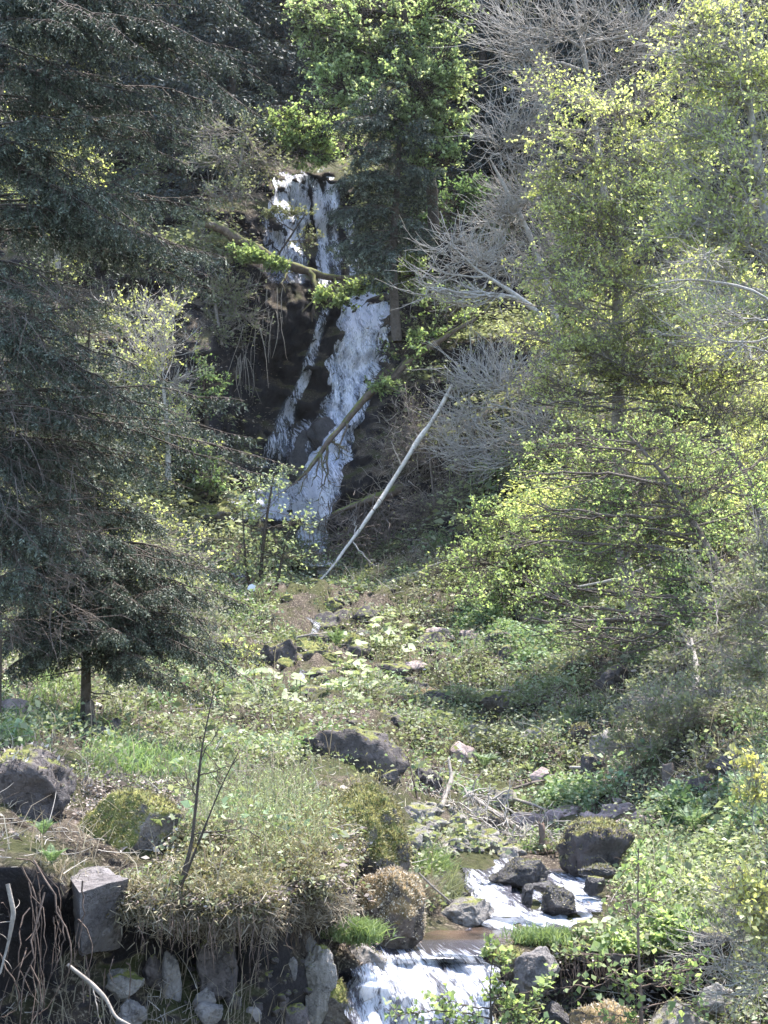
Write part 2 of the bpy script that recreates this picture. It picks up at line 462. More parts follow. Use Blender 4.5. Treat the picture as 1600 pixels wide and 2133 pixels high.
# ------------------------------------------------------------------ ground: a steep ravine, one sheet
CP = [
 # stream axis
 (900,2300,9.6),(880,2133,10.3),(880,2040,10.75),(880,1990,11.25),(1000,1950,12.0),(1000,1915,12.8),(1060,1870,13.3),(1090,1830,14.0),(1100,1790,15.0),
 (1050,1700,17.4),(980,1620,19.6),(900,1500,24),(850,1400,28),(800,1300,33),(700,1210,39.5),(620,1190,41.0),(600,1150,43.2),
 # falls
 (660,1080,44.2),(680,1000,44.8),(700,900,45.3),(740,800,45.8),(770,700,46.2),(770,622,46.8),(740,600,48.8),(700,560,49.4),(630,500,49.8),(620,420,50.2),(640,360,50.8),(650,340,52.5),(650,300,56),
 # dark recess left of the falls
 (560,900,46.6),(590,750,47.2),(520,980,45.2),(620,680,47.4),(540,640,46.0),
 # left of the falls
 (450,560,45.4),(520,420,48.2),(450,700,44.0),(420,850,43.2),(400,1000,42.2),(440,1070,41.4),(350,1120,38.8),(300,900,41.5),(150,800,41),(0,750,41),(150,1000,37),(0,1050,33),(200,1150,34.5),(0,1250,27),(200,1300,27.5),(450,1280,32.5),(350,450,47),(150,400,47),(0,400,47),(350,200,56),(100,150,56),(100,-200,76),
 # above the falls
 (650,150,66),(700,-50,80),(800,350,51.5),(860,480,49.2),(900,560,48.2),(950,300,53),(1000,100,64),(1000,-200,88),(1300,300,52),(1500,300,50),(1300,50,62),(1600,50,60),(1500,-200,80),
 # right slope
 (900,700,45.6),(870,800,44.2),(850,900,43.4),(800,1000,42.6),(760,1100,41.8),(960,700,44.6),(1000,800,42.8),(1000,950,40.6),(1000,1100,37.6),(950,1200,36.2),(1200,900,40),(1200,1100,35),(1150,1250,31.5),(1150,600,47),(1400,600,46),(1600,600,44),(1400,900,38),(1600,900,35),(1400,1150,31),(1600,1150,27),(1350,1340,27),(1600,1330,22.5),(1200,1400,26),(1150,1550,21.5),(1400,1500,21),(1600,1520,17.5),(1300,1650,18),(1450,1700,15.6),(1600,1700,13.4),(1350,1800,14),(1320,1870,13.2),(1500,1850,12.6),(1600,1900,11.2),
 # right bank by the lower cascade
 (1220,1930,12.3),(1100,1950,12.0),(1100,1985,11.1),(1060,2010,10.9),(1120,2060,11.3),(1150,2133,11.2),(1250,1960,11.4),(1400,1960,11.2),(1250,2010,11.0),(1250,2060,11.6),(1400,2020,11.2),(1400,2090,11.7),(1300,2133,11.0),(1600,2020,10.6),(1600,2133,9.8),(1250,2300,10),
 # left bank: boulder hump and lip
 (810,1900,11.9),(860,1800,12.9),(800,1680,13.8),(700,1640,13.4),(740,1560,17.5),(640,1650,12.8),(600,1560,16.8),(500,1600,14.0),(500,1480,20.5),(600,1400,25.5),(650,1330,30),(400,1500,18.8),(400,1400,23.5),(300,1480,18.3),(300,1600,13.4),(150,1500,15.6),(0,1480,15.5),(0,1560,12.0),(150,1580,12.2),
 (650,1750,10.7),(700,1850,9.95),(680,1885,9.85),(690,1925,10.55),(745,1850,11.7),(600,1850,9.4),(600,1800,9.9),(500,1750,10.5),(400,1740,10.1),(450,1850,9.2),(350,1850,9.2),(560,1905,9.05),(450,1900,8.8),(330,1900,8.85),(300,1800,9.7),(250,1700,10.8),(200,1650,11.5),(80,1700,10.6),(60,1785,8.75),(130,1830,9.0),
 # shaded face under the lip
 (560,1960,9.55),(450,1965,9.6),(350,1965,9.6),(250,1980,9.35),(560,2060,9.6),(450,2060,9.55),(350,2060,9.4),(250,2060,9.3),(500,2133,9.3),(300,2133,9.15),(620,1925,10.2),(650,2000,10.2),(640,2133,9.9),(720,2010,10.5),(720,2133,10.0),(680,1950,10.7),(740,1960,10.9),
 (120,1900,9.05),(0,1850,8.8),(100,2000,9.05),(0,2000,8.85),(100,2133,8.95),(0,2133,8.8),(300,2300,8.7),(0,2300,8.3),(600,2300,8.9),(1600,2300,9),
 # beyond the frame
 (-400,400,44),(-400,900,34),(-400,1300,20),(-400,1600,11),(-400,1900,8),(-400,2300,7),(2000,400,42),(2000,900,30),(2000,1300,19),(2000,1600,13),(2000,1900,10),(2000,2300,8.4),(-400,0,54),(2000,0,54),
]
CP = np.array(CP, float)
def tps_fit(P, v, lam=2e-4):
    n = len(P); d2 = ((P[:, None] - P[None]) ** 2).sum(-1)
    Kk = np.where(d2 > 0, 0.5 * d2 * np.log(np.maximum(d2, 1e-12)), 0) + lam * np.eye(n)
    A = np.zeros((n + 3, n + 3)); A[:n, :n] = Kk; A[:n, n] = 1; A[:n, n + 1:] = P; A[n, :n] = 1; A[n + 1:, :n] = P.T
    return np.linalg.solve(A, np.concatenate([v, np.zeros(3)]))
Pn = CP[:, :2] / 1000.0
cf = tps_fit(Pn, np.log(CP[:, 2]))
def tps_eval(px, py):
    q = np.stack([px, py], -1) / 1000.0
    sh = q.shape[:-1]; q = q.reshape(-1, 2); out_ = np.empty(len(q))
    for a in range(0, len(q), 20000):
        b = q[a:a + 20000]
        d2 = ((b[:, None] - Pn[None]) ** 2).sum(-1)
        out_[a:a + 20000] = (0.5 * d2 * np.log(np.maximum(d2, 1e-12))) @ cf[:-3] + cf[-3] + b @ cf[-2:]
    return np.exp(out_).reshape(sh)
GX0, GX1, GY0, GY1, GS = -380, 1990, -250, 2290, 6
gx = np.arange(GX0, GX1 + 1, GS); gy = np.arange(GY0, GY1 + 1, GS)
GPX, GPY = np.meshgrid(gx, gy)
D0 = tps_eval(GPX.astype(float), GPY.astype(float))
P0 = W(GPX, GPY, D0)
# roughness of the ground: calmer in the stream bed
calm = np.clip(np.hypot((GPX - 1020) / 260, (GPY - 1900) / 130), 0.15, 1)
amp = 0.010 * D0 + 0.05
nz = fbm(P0, 0.55, 5, 3, 0.55)
nz2 = fbm(P0 * np.array([1, 1, 1.4]), 2.4, 4, 9, 0.55)
DD = D0 - (amp * 2.0 * nz + 0.07 * nz2 + 0.6 * amp * fbm(P0, 1.3, 3, 41)) * calm
GP = W(GPX, GPY, DD)
mid = np.clip((D0 - 13) / 5, 0, 1) * np.clip((39 - D0) / 4, 0, 1)
GP[..., 2] += mid * (0.30 * fbm(GP, .75, 3, 61) + 0.20 * np.abs(fbm(GP, 1.7, 3, 62))) * (D0 / 18) ** .6
cl = np.clip(1 - np.hypot((GPX - 640) / 330, (GPY - 800) / 420), 0, 1) ** .5 * (GPY < 1150)
GP[..., 1] -= cl * (0.55 * np.abs(fbm(GP * np.array([1, 1, 2.2]), .7, 4, 63)) + .12 * fbm(GP, 3, 3, 64)) - .25 * cl
gv = np.zeros_like(GP)
gv[1:-1, 1:-1] = np.cross(GP[1:-1, 2:] - GP[1:-1, :-2], GP[:-2, 1:-1] - GP[2:, 1:-1])
gv[0] = gv[1]; gv[-1] = gv[-2]; gv[:, 0] = gv[:, 1]; gv[:, -1] = gv[:, -2]
GN = nrm(gv)

def gsample(px, py, arr):
    x = np.clip((np.asarray(px, float) - GX0) / GS, 0, len(gx) - 1.001); y = np.clip((np.asarray(py, float) - GY0) / GS, 0, len(gy) - 1.001)
    i = x.astype(int); j = y.astype(int); fx = x - i; fy = y - j
    if arr.ndim == 3: fx = fx[..., None]; fy = fy[..., None]
    return arr[j, i] * (1 - fx) * (1 - fy) + arr[j, i + 1] * fx * (1 - fy) + arr[j + 1, i] * (1 - fx) * fy + arr[j + 1, i + 1] * fx * fy
DD = GP @ FW
def G(px, py): return gsample(px, py, GP)
def GD(px, py): return gsample(px, py, DD)
def GNor(px, py): return nrm(gsample(px, py, GN))

h_, w_ = GPX.shape
idx = np.arange(h_ * w_).reshape(h_, w_)
F = np.stack([idx[1:, :-1], idx[1:, 1:], idx[:-1, 1:], idx[:-1, :-1]], -1).reshape(-1, 4)
tag(put('ground', mesh_data('ground', GP, F, M['ground'], True)), kind='structure')

# ------------------------------------------------------------------ water
def strip(path, n_across=14, lift=0.10, fold=0.05, seed=0, edge=0.6, per=6, foam=0.5, turb=0.0, lip=None):
    """water sheet lying on the rock: path rows (px, py, width px, foam)"""
    path = np.array([p if len(p) == 4 else (*p, foam) for p in path], float)
    seg = np.hypot(*np.diff(path[:, :2], axis=0).T); s = np.concatenate([[0], np.cumsum(seg)])
    n = max(4, int(s[-1] / per)); q = np.linspace(0, s[-1], n)
    cx, cy, wd, fo = (np.interp(q, s, path[:, k]) for k in range(4))
    wd = wd * (1 + 0.12 * np.sin(q * 0.06 + seed) + 0.08 * np.sin(q * 0.15 + seed * 2))
    t = np.linspace(-0.5, 0.5, n_across)
    px = cx[:, None] + t[None] * wd[:, None]; py = np.repeat(cy[:, None], n_across, 1)
    d = GD(px, py)
    # smooth the bed so that the sheet bridges hollows
    for _ in range(3):
        d[1:-1] = (d[:-2] + d[1:-1] + d[2:]) / 3
    uu = px * PX * d; vv = np.repeat((q[:, None]) * PX, n_across, 1) * d.mean()
    rid = vnoise(np.stack([uu * 5.0, vv * 0.5, np.full_like(uu, seed)], -1), seed) + 0.6 * vnoise(np.stack([uu * 11, vv * 1.3, np.full_like(uu, seed)], -1), seed + 5)
    rp = np.clip(np.arange(n) / max(2.0, .15 * n), 0.12, 1)[:, None]
    d = d - rp * (lift + fold * rid)
    if turb: d = d - rp * turb * fbm(np.stack([uu * 3.5, vv * 5, np.full_like(uu, seed)], -1), 1.5, 4, seed)
    if lip is not None:   # the sheet starts level with the pool behind it
        dp = lip / ray(px, py)[..., 2]
        wq = np.clip((2008 - py) / 22, 0, 1)
        d = d * (1 - wq) + np.minimum(d, dp - 0.03) * wq
    fm = fo[:, None] - edge * np.clip(np.abs(t)[None] * 2 - 0.55, 0, 1) * 1.6 + 0.0 * px
    # fade the very ends
    en = np.minimum(1, np.minimum(np.arange(n), np.arange(n)[::-1]) / 3.0 + 0.4)[:, None]
    fm = fm * en
    V = W(px, py, d)
    ii = np.arange(n * n_across).reshape(n, n_across)
    Fq = np.stack([ii[1:, :-1], ii[1:, 1:], ii[:-1, 1:], ii[:-1, :-1]], -1).reshape(-1, 4)
    return V.reshape(-1, 3), Fq, np.stack([uu, vv], -1).reshape(-1, 2), fm.ravel()

def water_obj(name, strips, mat):
    Vs, Fs, Us, Ms, n = [], [], [], [], 0
    for (V, F_, U, f) in strips:
        Vs.append(V); Fs.append(F_ + n); Us.append(U); Ms.append(f); n += len(V)
    o = put(name, mesh_data(name, np.concatenate(Vs), np.concatenate(Fs), mat, True, uv=np.concatenate(Us), foam=np.concatenate(Ms)))
    return tag(o, kind='structure')

water_obj('upper_waterfall', [
    strip([(635,350,95,.45),(612,368,80,.6),(604,420,85,.66),(592,500,92,.62),(594,560,84,.4),(600,590,70,.2)], 22, 0.12, .12, 1, .35),
    strip([(640,352,20),(660,395,24,.7),(668,450,26,.75),(673,520,28,.68),(676,575,28,.6),(680,600,24,.3)], 8, 0.26, .06, 2, .4),
    strip([(688,358,36,.6),(690,400,34,.6),(692,460,28,.5),(698,540,26,.45),(700,590,20,.2)], 8, 0.16, .06, 3, .4),
    strip([(724,430,26,.3),(735,500,24,.52),(738,560,24,.6),(738,592,24,.5)], 8, 0.16, .06, 4, .4),
], M['falls'])
water_obj('lower_waterfall', [
    strip([(772,606,90,.8),(772,622,100,.95),(764,680,118,.72),(742,760,112,.66),(722,830,92,.64),(700,900,88,.66),(668,960,115,.7),(615,1015,160,.72),(560,1055,220,.74),(530,1085,230,.62)], 26, 0.14, .13, 5, .35),
    strip([(765,622,80,.75),(752,690,80,.6),(728,780,70,.62),(708,860,56,.6),(690,930,52,.55)], 14, 0.32, .1, 6, .5),
    strip([(678,640,18,.45),(660,705,22,.62),(634,790,26,.58),(600,855,34,.55),(580,920,52,.46),(565,975,60,.3)], 10, 0.10, .05, 7, .4),
    strip([(500,1178,50,.5),(505,1192,60,.7),(520,1204,60,.4)], 10, .25, .04, 31, .4, 3),
    strip([(560,1172,50,.5),(566,1186,50,.7),(560,1200,50,.4)], 10, .25, .04, 32, .4, 3),
    strip([(690,920,40,.5),(676,990,76,.68),(664,1050,70,.7),(650,1110,56,.7),(652,1160,60,.8),(676,1182,110,.9)], 14, 0.3, .1, 8, .4),
    strip([(640,872,34,.5),(632,900,60,.5),(618,950,62,.4)], 8, 0.5, .08, 21, .5),
], M['falls'])
water_obj('side_trickle', [strip([(378,1088,24,.5),(386,1105,28,.6),(392,1126,18,.4)], 10, .25, .03, 9, .3),
    strip([(636,1335,18,.55),(636,1362,16,.5),(630,1400,12,.4),(626,1430,12,.3)], 8, .2, .05, 10, .3),
    strip([(640,1285,12,.4),(662,1300,14,.45),(652,1325,16,.5)], 8, .2, .05, 11, .3)], M['cascade'])

def flat_water(name, x0, x1, y0, y1, zf, mat, foamf, step=5, rip=0.012, keep=None):
    xs = np.arange(x0, x1 + 1, step); ys = np.arange(y0, y1 + 1, step)
    X, Y = np.meshgrid(xs, ys)
    r = ray(X, Y); z = zf(X, Y)
    d = z / r[..., 2]
    P = r * d[..., None]
    P[..., 2] += rip * fbm(P, 6, 3, 4)
    n, m_ = X.shape; ii = np.arange(n * m_).reshape(n, m_)
    Fq = np.stack([ii[1:, :-1], ii[1:, 1:], ii[:-1, 1:], ii[:-1, :-1]], -1).reshape(-1, 4)
    if keep is not None: Fq = Fq[keep(X, Y).ravel()[Fq].all(1)]
    o = put(name, mesh_data(name, P, Fq, mat, True, uv=P[..., :2].reshape(-1, 2), foam=foamf(X, Y).ravel()))
    return tag(o, kind='structure')
# brown pool between the two cascades, level
flat_water('pool', 800, 1260, 1905, 1996, lambda X, Y: np.full(X.shape, -1.90), M['pool'],
           lambda X, Y: np.clip(1.0 - np.hypot((X - 1080) / 130, (Y - 1912) / 17), 0, 1) * 1.3 + np.clip((Y - 1960) / 30, 0, 1) * .5,
           keep=lambda X, Y: (X < 1250 - np.clip(Y - 1935, 0, 100) * 5) | (Y < 1935))
water_obj('stream_rapids', [
    strip([(1090,1778,150,.35),(1090,1800,230,.5),(1110,1830,290,.45),(1115,1860,280,.5),(1110,1890,250,.6),(1100,1912,220,.85),(1090,1925,215,.8),(1080,1938,240,.3)], 60, 0.10, .07, 12, .25, 3, turb=.16),
    strip([(1005,1800,60,.4),(1010,1830,80,.75),(1020,1856,100,.6),(1030,1884,120,.55),(1050,1910,130,.9)], 34, 0.26, .05, 13, .4, 3, turb=.08),
    strip([(1180,1800,80,.3),(1190,1830,110,.5),(1190,1860,110,.65),(1210,1880,90,.6),(1215,1900,70,.5)], 30, 0.20, .05, 14, .4, 3, turb=.08),
], M['rapids'])
water_obj('lower_cascade', [
    strip([(905,1958,240,.1),(900,1975,255,.3),(895,1995,275,.6),(885,2030,292,.66),(880,2080,300,.6),(878,2133,306,.6),(878,2200,310,.6)], 80, 0.16, .10, 15, .2, 4, turb=.06, lip=-1.885),
    strip([(960,1992,100,.6),(970,2020,110,.65),(975,2080,110,.62),(975,2150,112,.6)], 34, 0.30, .09, 16, .4, 4, turb=.05),
    strip([(790,2035,90,.55),(785,2060,110,.66),(780,2100,110,.62),(778,2170,112,.6)], 34, 0.28, .09, 17, .3, 4, turb=.05),
], M['cascade'])
FZ = float(G(600, 1194)[2]) + .06
flat_water('foot_pool', 474, 706, 1180, 1206, lambda X, Y: np.full(X.shape, FZ), M['pool'],
           lambda X, Y: np.clip(1.5 - np.hypot((X - 690) / 60, (Y - 1184) / 14), 0, 1) + np.clip(1.0 - np.hypot((X - 500) / 50, (Y - 1190) / 14), 0, 1), 4)

# ------------------------------------------------------------------ boulders
import bmesh
def ico(sub):
    bm = bmesh.new(); bmesh.ops.create_icosphere(bm, subdivisions=sub, radius=1)
    V = np.array([v.co[:] for v in bm.verts]); Fc = np.array([[v.index for v in f.verts] for f in bm.faces]); bm.free()
    return V, Fc
ICO4 = ico(5); ICO3 = ico(4)
def rock_shape(seed, angular=0.5, big=True, flat=1.0, rough=1.0):
    r = np.random.default_rng(seed)
    V, Fc = (ICO4 if big else ICO3)
    V = V.copy()
    for _ in range(int(6 + 14 * angular)):
        n = nrm(r.normal(size=3)); h = r.uniform(0.58, 0.88) if angular > 0.3 else r.uniform(0.72, 0.95)
        dd = V @ n
        V = V - np.clip(dd - h, 0, None)[:, None] * n[None] * (0.96 if angular > 0.3 else 0.7)
    lo, hi = V.min(0), V.max(0)
    V = (V - (lo + hi) / 2) / (hi - lo) * 2
    off = r.uniform(0, 50, 3)
    n1 = fbm(V + off, 1.3, 4, seed); n2 = fbm(V + off, 5, 4, seed + 3)
    V = V * (1 + rough * (0.15 * n1 + 0.06 * n2 + .05 * np.abs(n2) * n1))[:, None]
    return V, Fc

def fuzz(geo, V, Fc, dens, size, upmin=0.15, seed=1, hang=0.0):
    """small moss/grass blades standing on the upward faces of a mesh (triangles)"""
    r = np.random.default_rng(seed)
    A, B, C = V[Fc[:, 0]], V[Fc[:, 1]], V[Fc[:, 2]]
    cr = np.cross(B - A, C - A); ar = np.linalg.norm(cr, axis=1) / 2; n = nrm(cr)
    w = ar * np.clip((n[:, 2] - upmin + 0.35 * vnoise((A + B + C) / 3 * 3, seed)) * 2.5, 0, 1)
    N = int(w.sum() * dens)
    if N < 3: return
    k = r.choice(len(Fc), N, p=w / w.sum())
    a = r.random(N); b = r.random(N); f = a + b > 1; a[f] = 1 - a[f]; b[f] = 1 - b[f]
    P = A[k] + (B[k] - A[k]) * a[:, None] + (C[k] - A[k]) * b[:, None]
    d = nrm(n[k] * 0.8 + r.normal(size=(N, 3)) * 0.7 + np.array([0, 0, 0.3 - hang]))
    leaves(P, d, nrm(r.normal(size=(N, 3))), size * r.uniform(0.5, 1.4, N), 0.4, geo, 0.1)

nboul = 0
BOX = []
def boulder(box, label, mat='rock_grey', ang=0.5, moss=None, dens=2500, msize=0.03, d=None, thick=0.8, group=None, cat='boulder', name='boulder', sink=0.12, tilt=0.0, rough=1.0, upmin=0.1):
    global nboul; nboul += 1
    BOX.append(box)
    x0, y0, x1, y1 = box
    cx, cy = (x0 + x1) / 2, (y0 + y1) / 2
    if d is None: d = float(GD(cx, y1 - 0.12 * (y1 - y0)))
    w = (x1 - x0) * PX * d; h = (y1 - y0) * PX * d * (1 + sink)
    th = min(w, h * 1.8) * thick
    c = W(cx, cy + (y1 - y0) * sink / 2, d + 0.30 * th)
    V, Fc = rock_shape(100 + nboul, ang, (x1 - x0) > 60, rough=rough)
    V = V * np.array([w / 2, th / 2, h / 2])
    if tilt:
        ca, sa = math.cos(R(tilt)), math.sin(R(tilt)); V = V @ np.array([[ca, 0, sa], [0, 1, 0], [-sa, 0, ca]])
    if moss:
        e = thing(name, label, cat, c, group)
        put('rock_body', mesh_data('rock_body', V, Fc, M[mat], True), (0, 0, 0), e)
        g = Geo(); fuzz(g, V, Fc, dens, msize, upmin, nboul)
        g.build('moss_cover', M[moss], e)
        return e
    return tag(put(name, mesh_data(name, V, Fc, M[mat], True), c), label, cat, group)

# near boulders
boulder((622,1512,845,1662), 'large dark boulder with grey left shoulder half sunk in green plants above the mossy hump', 'rock_dark', .6, 'moss', 350, .035, d=15.3)
boulder((735,1812,882,1965), 'squarish boulder capped with orange moss on the left edge of the brown pool', 'rock_orange', .2, 'moss_orange', 9000, .024, d=11.15, thick=.9, upmin=-.35)
boulder((672,1640,862,1860), 'tall rounded boulder hooded in orange and green moss directly above the orange mossed one', 'rock_mossy', .1, 'moss', 7000, .028, d=12.0, thick=.95, upmin=-.3)
boulder((1158,1712,1320,1832), 'black hollow faced boulder with mossy top on the right bank of the stream', 'rock_dark', .7, 'moss', 2600, .035, d=14.2)
boulder((1022,1786,1150,1846), 'dark wet mossy boulder splitting the rapids in midstream', 'rock_wet', .55, 'moss', 2500, .02, d=13.55, thick=.7)
boulder((1122,1848,1202,1906), 'small wet boulder with yellowish moss in the foam of the rapids', 'rock_wet', .5, 'moss', 3000, .02, d=12.75, thick=.8)
boulder((1086,1842,1112,1884), 'small upright dark stone in the white water between two midstream boulders', 'rock_wet', .6, d=12.95, thick=.9)
boulder((1105,1836,1165,1858), 'flat dark stone behind the yellowish mossed rock in the rapids', 'rock_wet', .6, d=13.2)
boulder((1208,1802,1282,1830), 'flat moss topped slab at the right edge of the rapids', 'rock_wet', .5, 'moss', 3500, .025, d=13.3, thick=.8)
boulder((1216,1824,1262,1862), 'small black wet stone under the flat moss topped slab', 'rock_wet', .5, d=13.05)
boulder((915,1868,1032,1930), 'pale low slab at the foot of the rapids on the left of the foam', 'rock_grey', .5, d=12.5, thick=.8)
boulder((925,1772,1010,1800), 'flat dark stone at the head of the rapids', 'rock_dark', .5, d=15.0)
boulder((968,1730,1022,1770), 'smooth round grey stone above the rapids', 'rock_plain', .2, d=16.0, rough=.5)
boulder((998,1750,1090,1792), 'mossy flat boulder beside the smooth round grey stone', 'rock_mossy', .5, 'moss', 2000, .03, d=15.5)
boulder((1110,1828,1140,1842), 'tiny dark stone breaking the surface near the right rapids', 'rock_wet', .5, d=13.6)
boulder((850,1740,920,1790), 'grey stone under dead sticks left of the rapids', 'rock_grey', .5, d=15.4)
boulder((905,1700,985,1745), 'pale humped stone among the driftwood above the rapids', 'rock_grey', .4, d=16.8)
boulder((985,1690,1060,1740), 'brown stone behind the driftwood pile', 'rock_dark', .6, d=17.2)
boulder((1065,1690,1140,1732), 'dusty grey stone on the gravel bank behind the short stump', 'rock_pink', .6, d=17.6)
boulder((1140,1680,1215,1722), 'pinkish flat rock on the gravel bank above the black boulder', 'rock_pink', .6, d=17.8)
boulder((1235,1672,1330,1735), 'broad pale pink rock face behind the black hollow boulder', 'rock_pink', .6, d=17.0)
boulder((1290,1712,1360,1750), 'low pink rock to the right of the broad pale pink one', 'rock_pink', .5, d=16.2)
boulder((860,1680,915,1720), 'dark stone wedged by the mossy hump near the dead branch', 'rock_dark', .5, d=16.0)
boulder((1182,1508,1232,1546), 'small black stone wearing a bright yellow green moss cap', 'rock_dark', .5, 'moss', 5000, .035, d=21.0)
boulder((1232,1520,1290,1600), 'pale grey boulder in the herbs right of the yellow capped stone', 'rock_grey', .5, d=20.0)
boulder((1205,1570,1258,1626), 'dark earthy stump like rock below the pale grey boulder', 'rock_dark', .7, d=19.3)
boulder((1102,1598,1146,1630), 'pinkish stone lying in the herbs above the gravel bank', 'rock_pink', .6, d=19.3)
boulder((978,1510,1055,1552), 'rounded lichen grey boulder in the middle of the slope', 'rock_grey', .4, 'moss', 900, .03, d=22.2)
boulder((935,1548,990,1590), 'pink flat stone below the rounded lichen grey boulder', 'rock_pink', .6, d=20.8)
boulder((880,1468,945,1505), 'rusty brown boulder in the herbs on the slope', 'rock_dark', .6, d=24.0)
boulder((845,1430,920,1470), 'dark stone with orange top just above the rusty brown boulder', 'rock_orange', .5, 'moss_orange', 500, .04, d=25.5)
boulder((878,1308,950,1342), 'pale pink slab on the slope right of the mossy knob', 'rock_pink', .6, d=30.2)
boulder((835,1300,886,1342), 'mossy green knob of rock beside the pale pink slab', 'rock_mossy', .4, 'moss', 700, .05, d=30.5)
boulder((955,1312,1000,1334), 'little pink stone right of the pale pink slab', 'rock_pink', .6, d=30.2)
boulder((880,1338,940,1370), 'dark stone with rusty top under the pale pink slab', 'rock_dark', .6, d=28.8)
boulder((830,1376,890,1402), 'flat pinkish stone below the broad butterbur leaves', 'rock_pink', .6, d=27.6)
boulder((868,1232,922,1256), 'orange brown stone high on the slope', 'rock_orange', .6, 'moss_orange', 200, .05, d=34.5)
boulder((700,1322,770,1400), 'dark arched boulder to the right of the small trickle', 'rock_mossy', .5, 'moss', 500, .05, d=28.5)
boulder((520,1335,625,1440), 'large black boulder with a cave like underside left of the small trickle', 'rock_dark', .6, 'moss', 600, .05, d=26.2)
boulder((640,1390,720,1440), 'dark rock below the small trickle', 'rock_dark', .6, d=25.5)
boulder((600,1262,660,1300), 'mossy stone above the small trickle', 'rock_mossy', .5, 'moss', 500, .05, d=34.5)
boulder((660,1180,712,1200), 'low grey stone at the foot of the leaning birch', 'rock_grey', .5, d=40.0)
boulder((690,1228,760,1252), 'dark stone near the lower end of the leaning birch', 'rock_dark', .5, d=36.5)
boulder((765,1180,830,1206), 'small dark stone right of the foot of the falls', 'rock_dark', .5, d=39.5)
boulder((400,1052,480,1100), 'mossy boulder in front of the dark hollow left of the falls', 'rock_mossy', .5, 'moss', 300, .07, d=41.0)
boulder((640,868,700,935), 'rounded wet knob that the lower fall spills over', 'rock_wet', .3, d=45.3, thick=.7)
boulder((600,905,668,1000), 'black wet rock bulge left of the spilling knob', 'rock_wet', .4, d=45.6, thick=.7)
boulder((560,1250,618,1292), 'grey brown rock at the upper left rim of the rough gully', 'rock_mossy', .6, d=33.5)
boulder((735,1262,792,1300), 'dark block on the right rim of the rough gully above the arched boulder', 'rock_dark', .7, d=31.8)
boulder((560,1440,640,1492), 'dark mossy rock under the cave boulder in the gully', 'rock_mossy', .5, 'moss', 500, .04, d=22.6)
boulder((650,1455,730,1500), 'low brown rock in the herbs beneath the trickle', 'rock_dark', .6, d=22.0)
boulder((1000,1440,1062,1480), 'brown mossy rock standing alone in the middle of the slope', 'rock_mossy', .5, d=23.8)
boulder((1240,1385,1310,1440), 'dark hollow rock below the brown trunk on the right slope', 'rock_dark', .7, d=24.0)
boulder((1085,1515,1140,1556), 'grey rock in the herbs left of the yellow capped stone', 'rock_grey', .6, d=21.2)
boulder((850,1600,925,1660), 'dark earthy rock right of the large dark boulder', 'rock_dark', .6, d=17.6)
boulder((1010,1640,1075,1685), 'tilted grey rock behind the driftwood stick', 'rock_grey', .7, d=18.6)
# left bank
boulder((-70,1562,165,1735), 'huge black boulder with red brown soil top at the left edge', 'rock_dark', .6, 'litter', 900, .04, d=10.1)
boulder((-10,1700,78,1768), 'round dark boulder with a thin moss crown below the huge black one', 'rock_dark', .15, 'moss', 2500, .02, d=9.9, rough=.4)
boulder((160,1650,380,1840), 'broad mossy overhanging boulder behind the pale topped block', 'rock_mossy', .5, 'moss', 5000, .026, d=9.9, thick=.7, upmin=-.1)
boulder((-10,1452,80,1510), 'flat pale pink stone among plants at the left edge', 'rock_pink', .6, d=14.6)
boulder((10,1405,95,1450), 'pale grey rock under the spruce at the left edge', 'rock_grey', .5, d=17.5)
boulder((270,1500,330,1545), 'pale broken rock behind the dead root on the left', 'rock_grey', .7, d=16.8)
boulder((150,1515,225,1560), 'grey white broken stone on the dark soil at left', 'rock_grey', .7, d=14.6)
# shaded stones under the bank
S = 'rock_plain'
boulder((337,1990,380,2150), 'tall pale upright slab of stone in the shaded face under the bank', S, .7, d=9.3, thick=.6)
boulder((402,2058,450,2098), 'grey block resting on another under the overhanging bank', S, .8, d=9.25)
boulder((408,2086,468,2134), 'tilted grey block carrying another under the overhanging bank', S, .8, d=9.1, tilt=18)
boulder((295,1990,342,2050), 'brownish stone stuck in the shaded earth left of the tall slab', 'rock_dark', .6, d=9.3)
boulder((222,2020,300,2075), 'dark stone with pale crusted top edge in the shaded earth', 'rock_grey', .7, d=9.1)
boulder((240,2080,302,2140), 'grey stone in the soil at the bottom edge left of the tall slab', S, .6, d=8.9)
boulder((410,1945,500,2070), 'big black boulder deep under the overhanging bank', 'rock_dark', .4, d=9.45)
boulder((470,2068,505,2100), 'small olive stone right of the stacked grey blocks', 'rock_dark', .5, d=9.4)
boulder((575,1990,620,2056), 'angular blue grey stone between bank and cascade', S, .8, d=9.85)
boulder((615,1936,662,1988), 'squared grey stone below the red hanging roots', S, .8, d=10.2)
boulder((625,1967,700,2110), 'long pale pitted boulder with moss beside the lower cascade', 'rock_grey', .6, 'moss', 300, .02, d=9.95, thick=.7)
boulder((700,1962,806,2050), 'dark rock carrying the bright green grass tuft', 'rock_plain', .5, 'moss', 700, .02, d=10.5, thick=.9)
boulder((655,2040,740,2150), 'mossy rock at the left foot of the lower cascade', 'rock_mossy', .4, 'moss', 4500, .022, d=9.95)
boulder((540,2060,600,2110), 'dark rounded cobble low in the gully', 'rock_dark', .3, d=9.7)
boulder((510,2095,545,2133), 'purplish cobble at the bottom of the gully', S, .4, d=9.4)
boulder((580,2090,650,2160), 'black boulder at the bottom of the gully beside the cascade', 'rock_dark', .4, d=9.7)
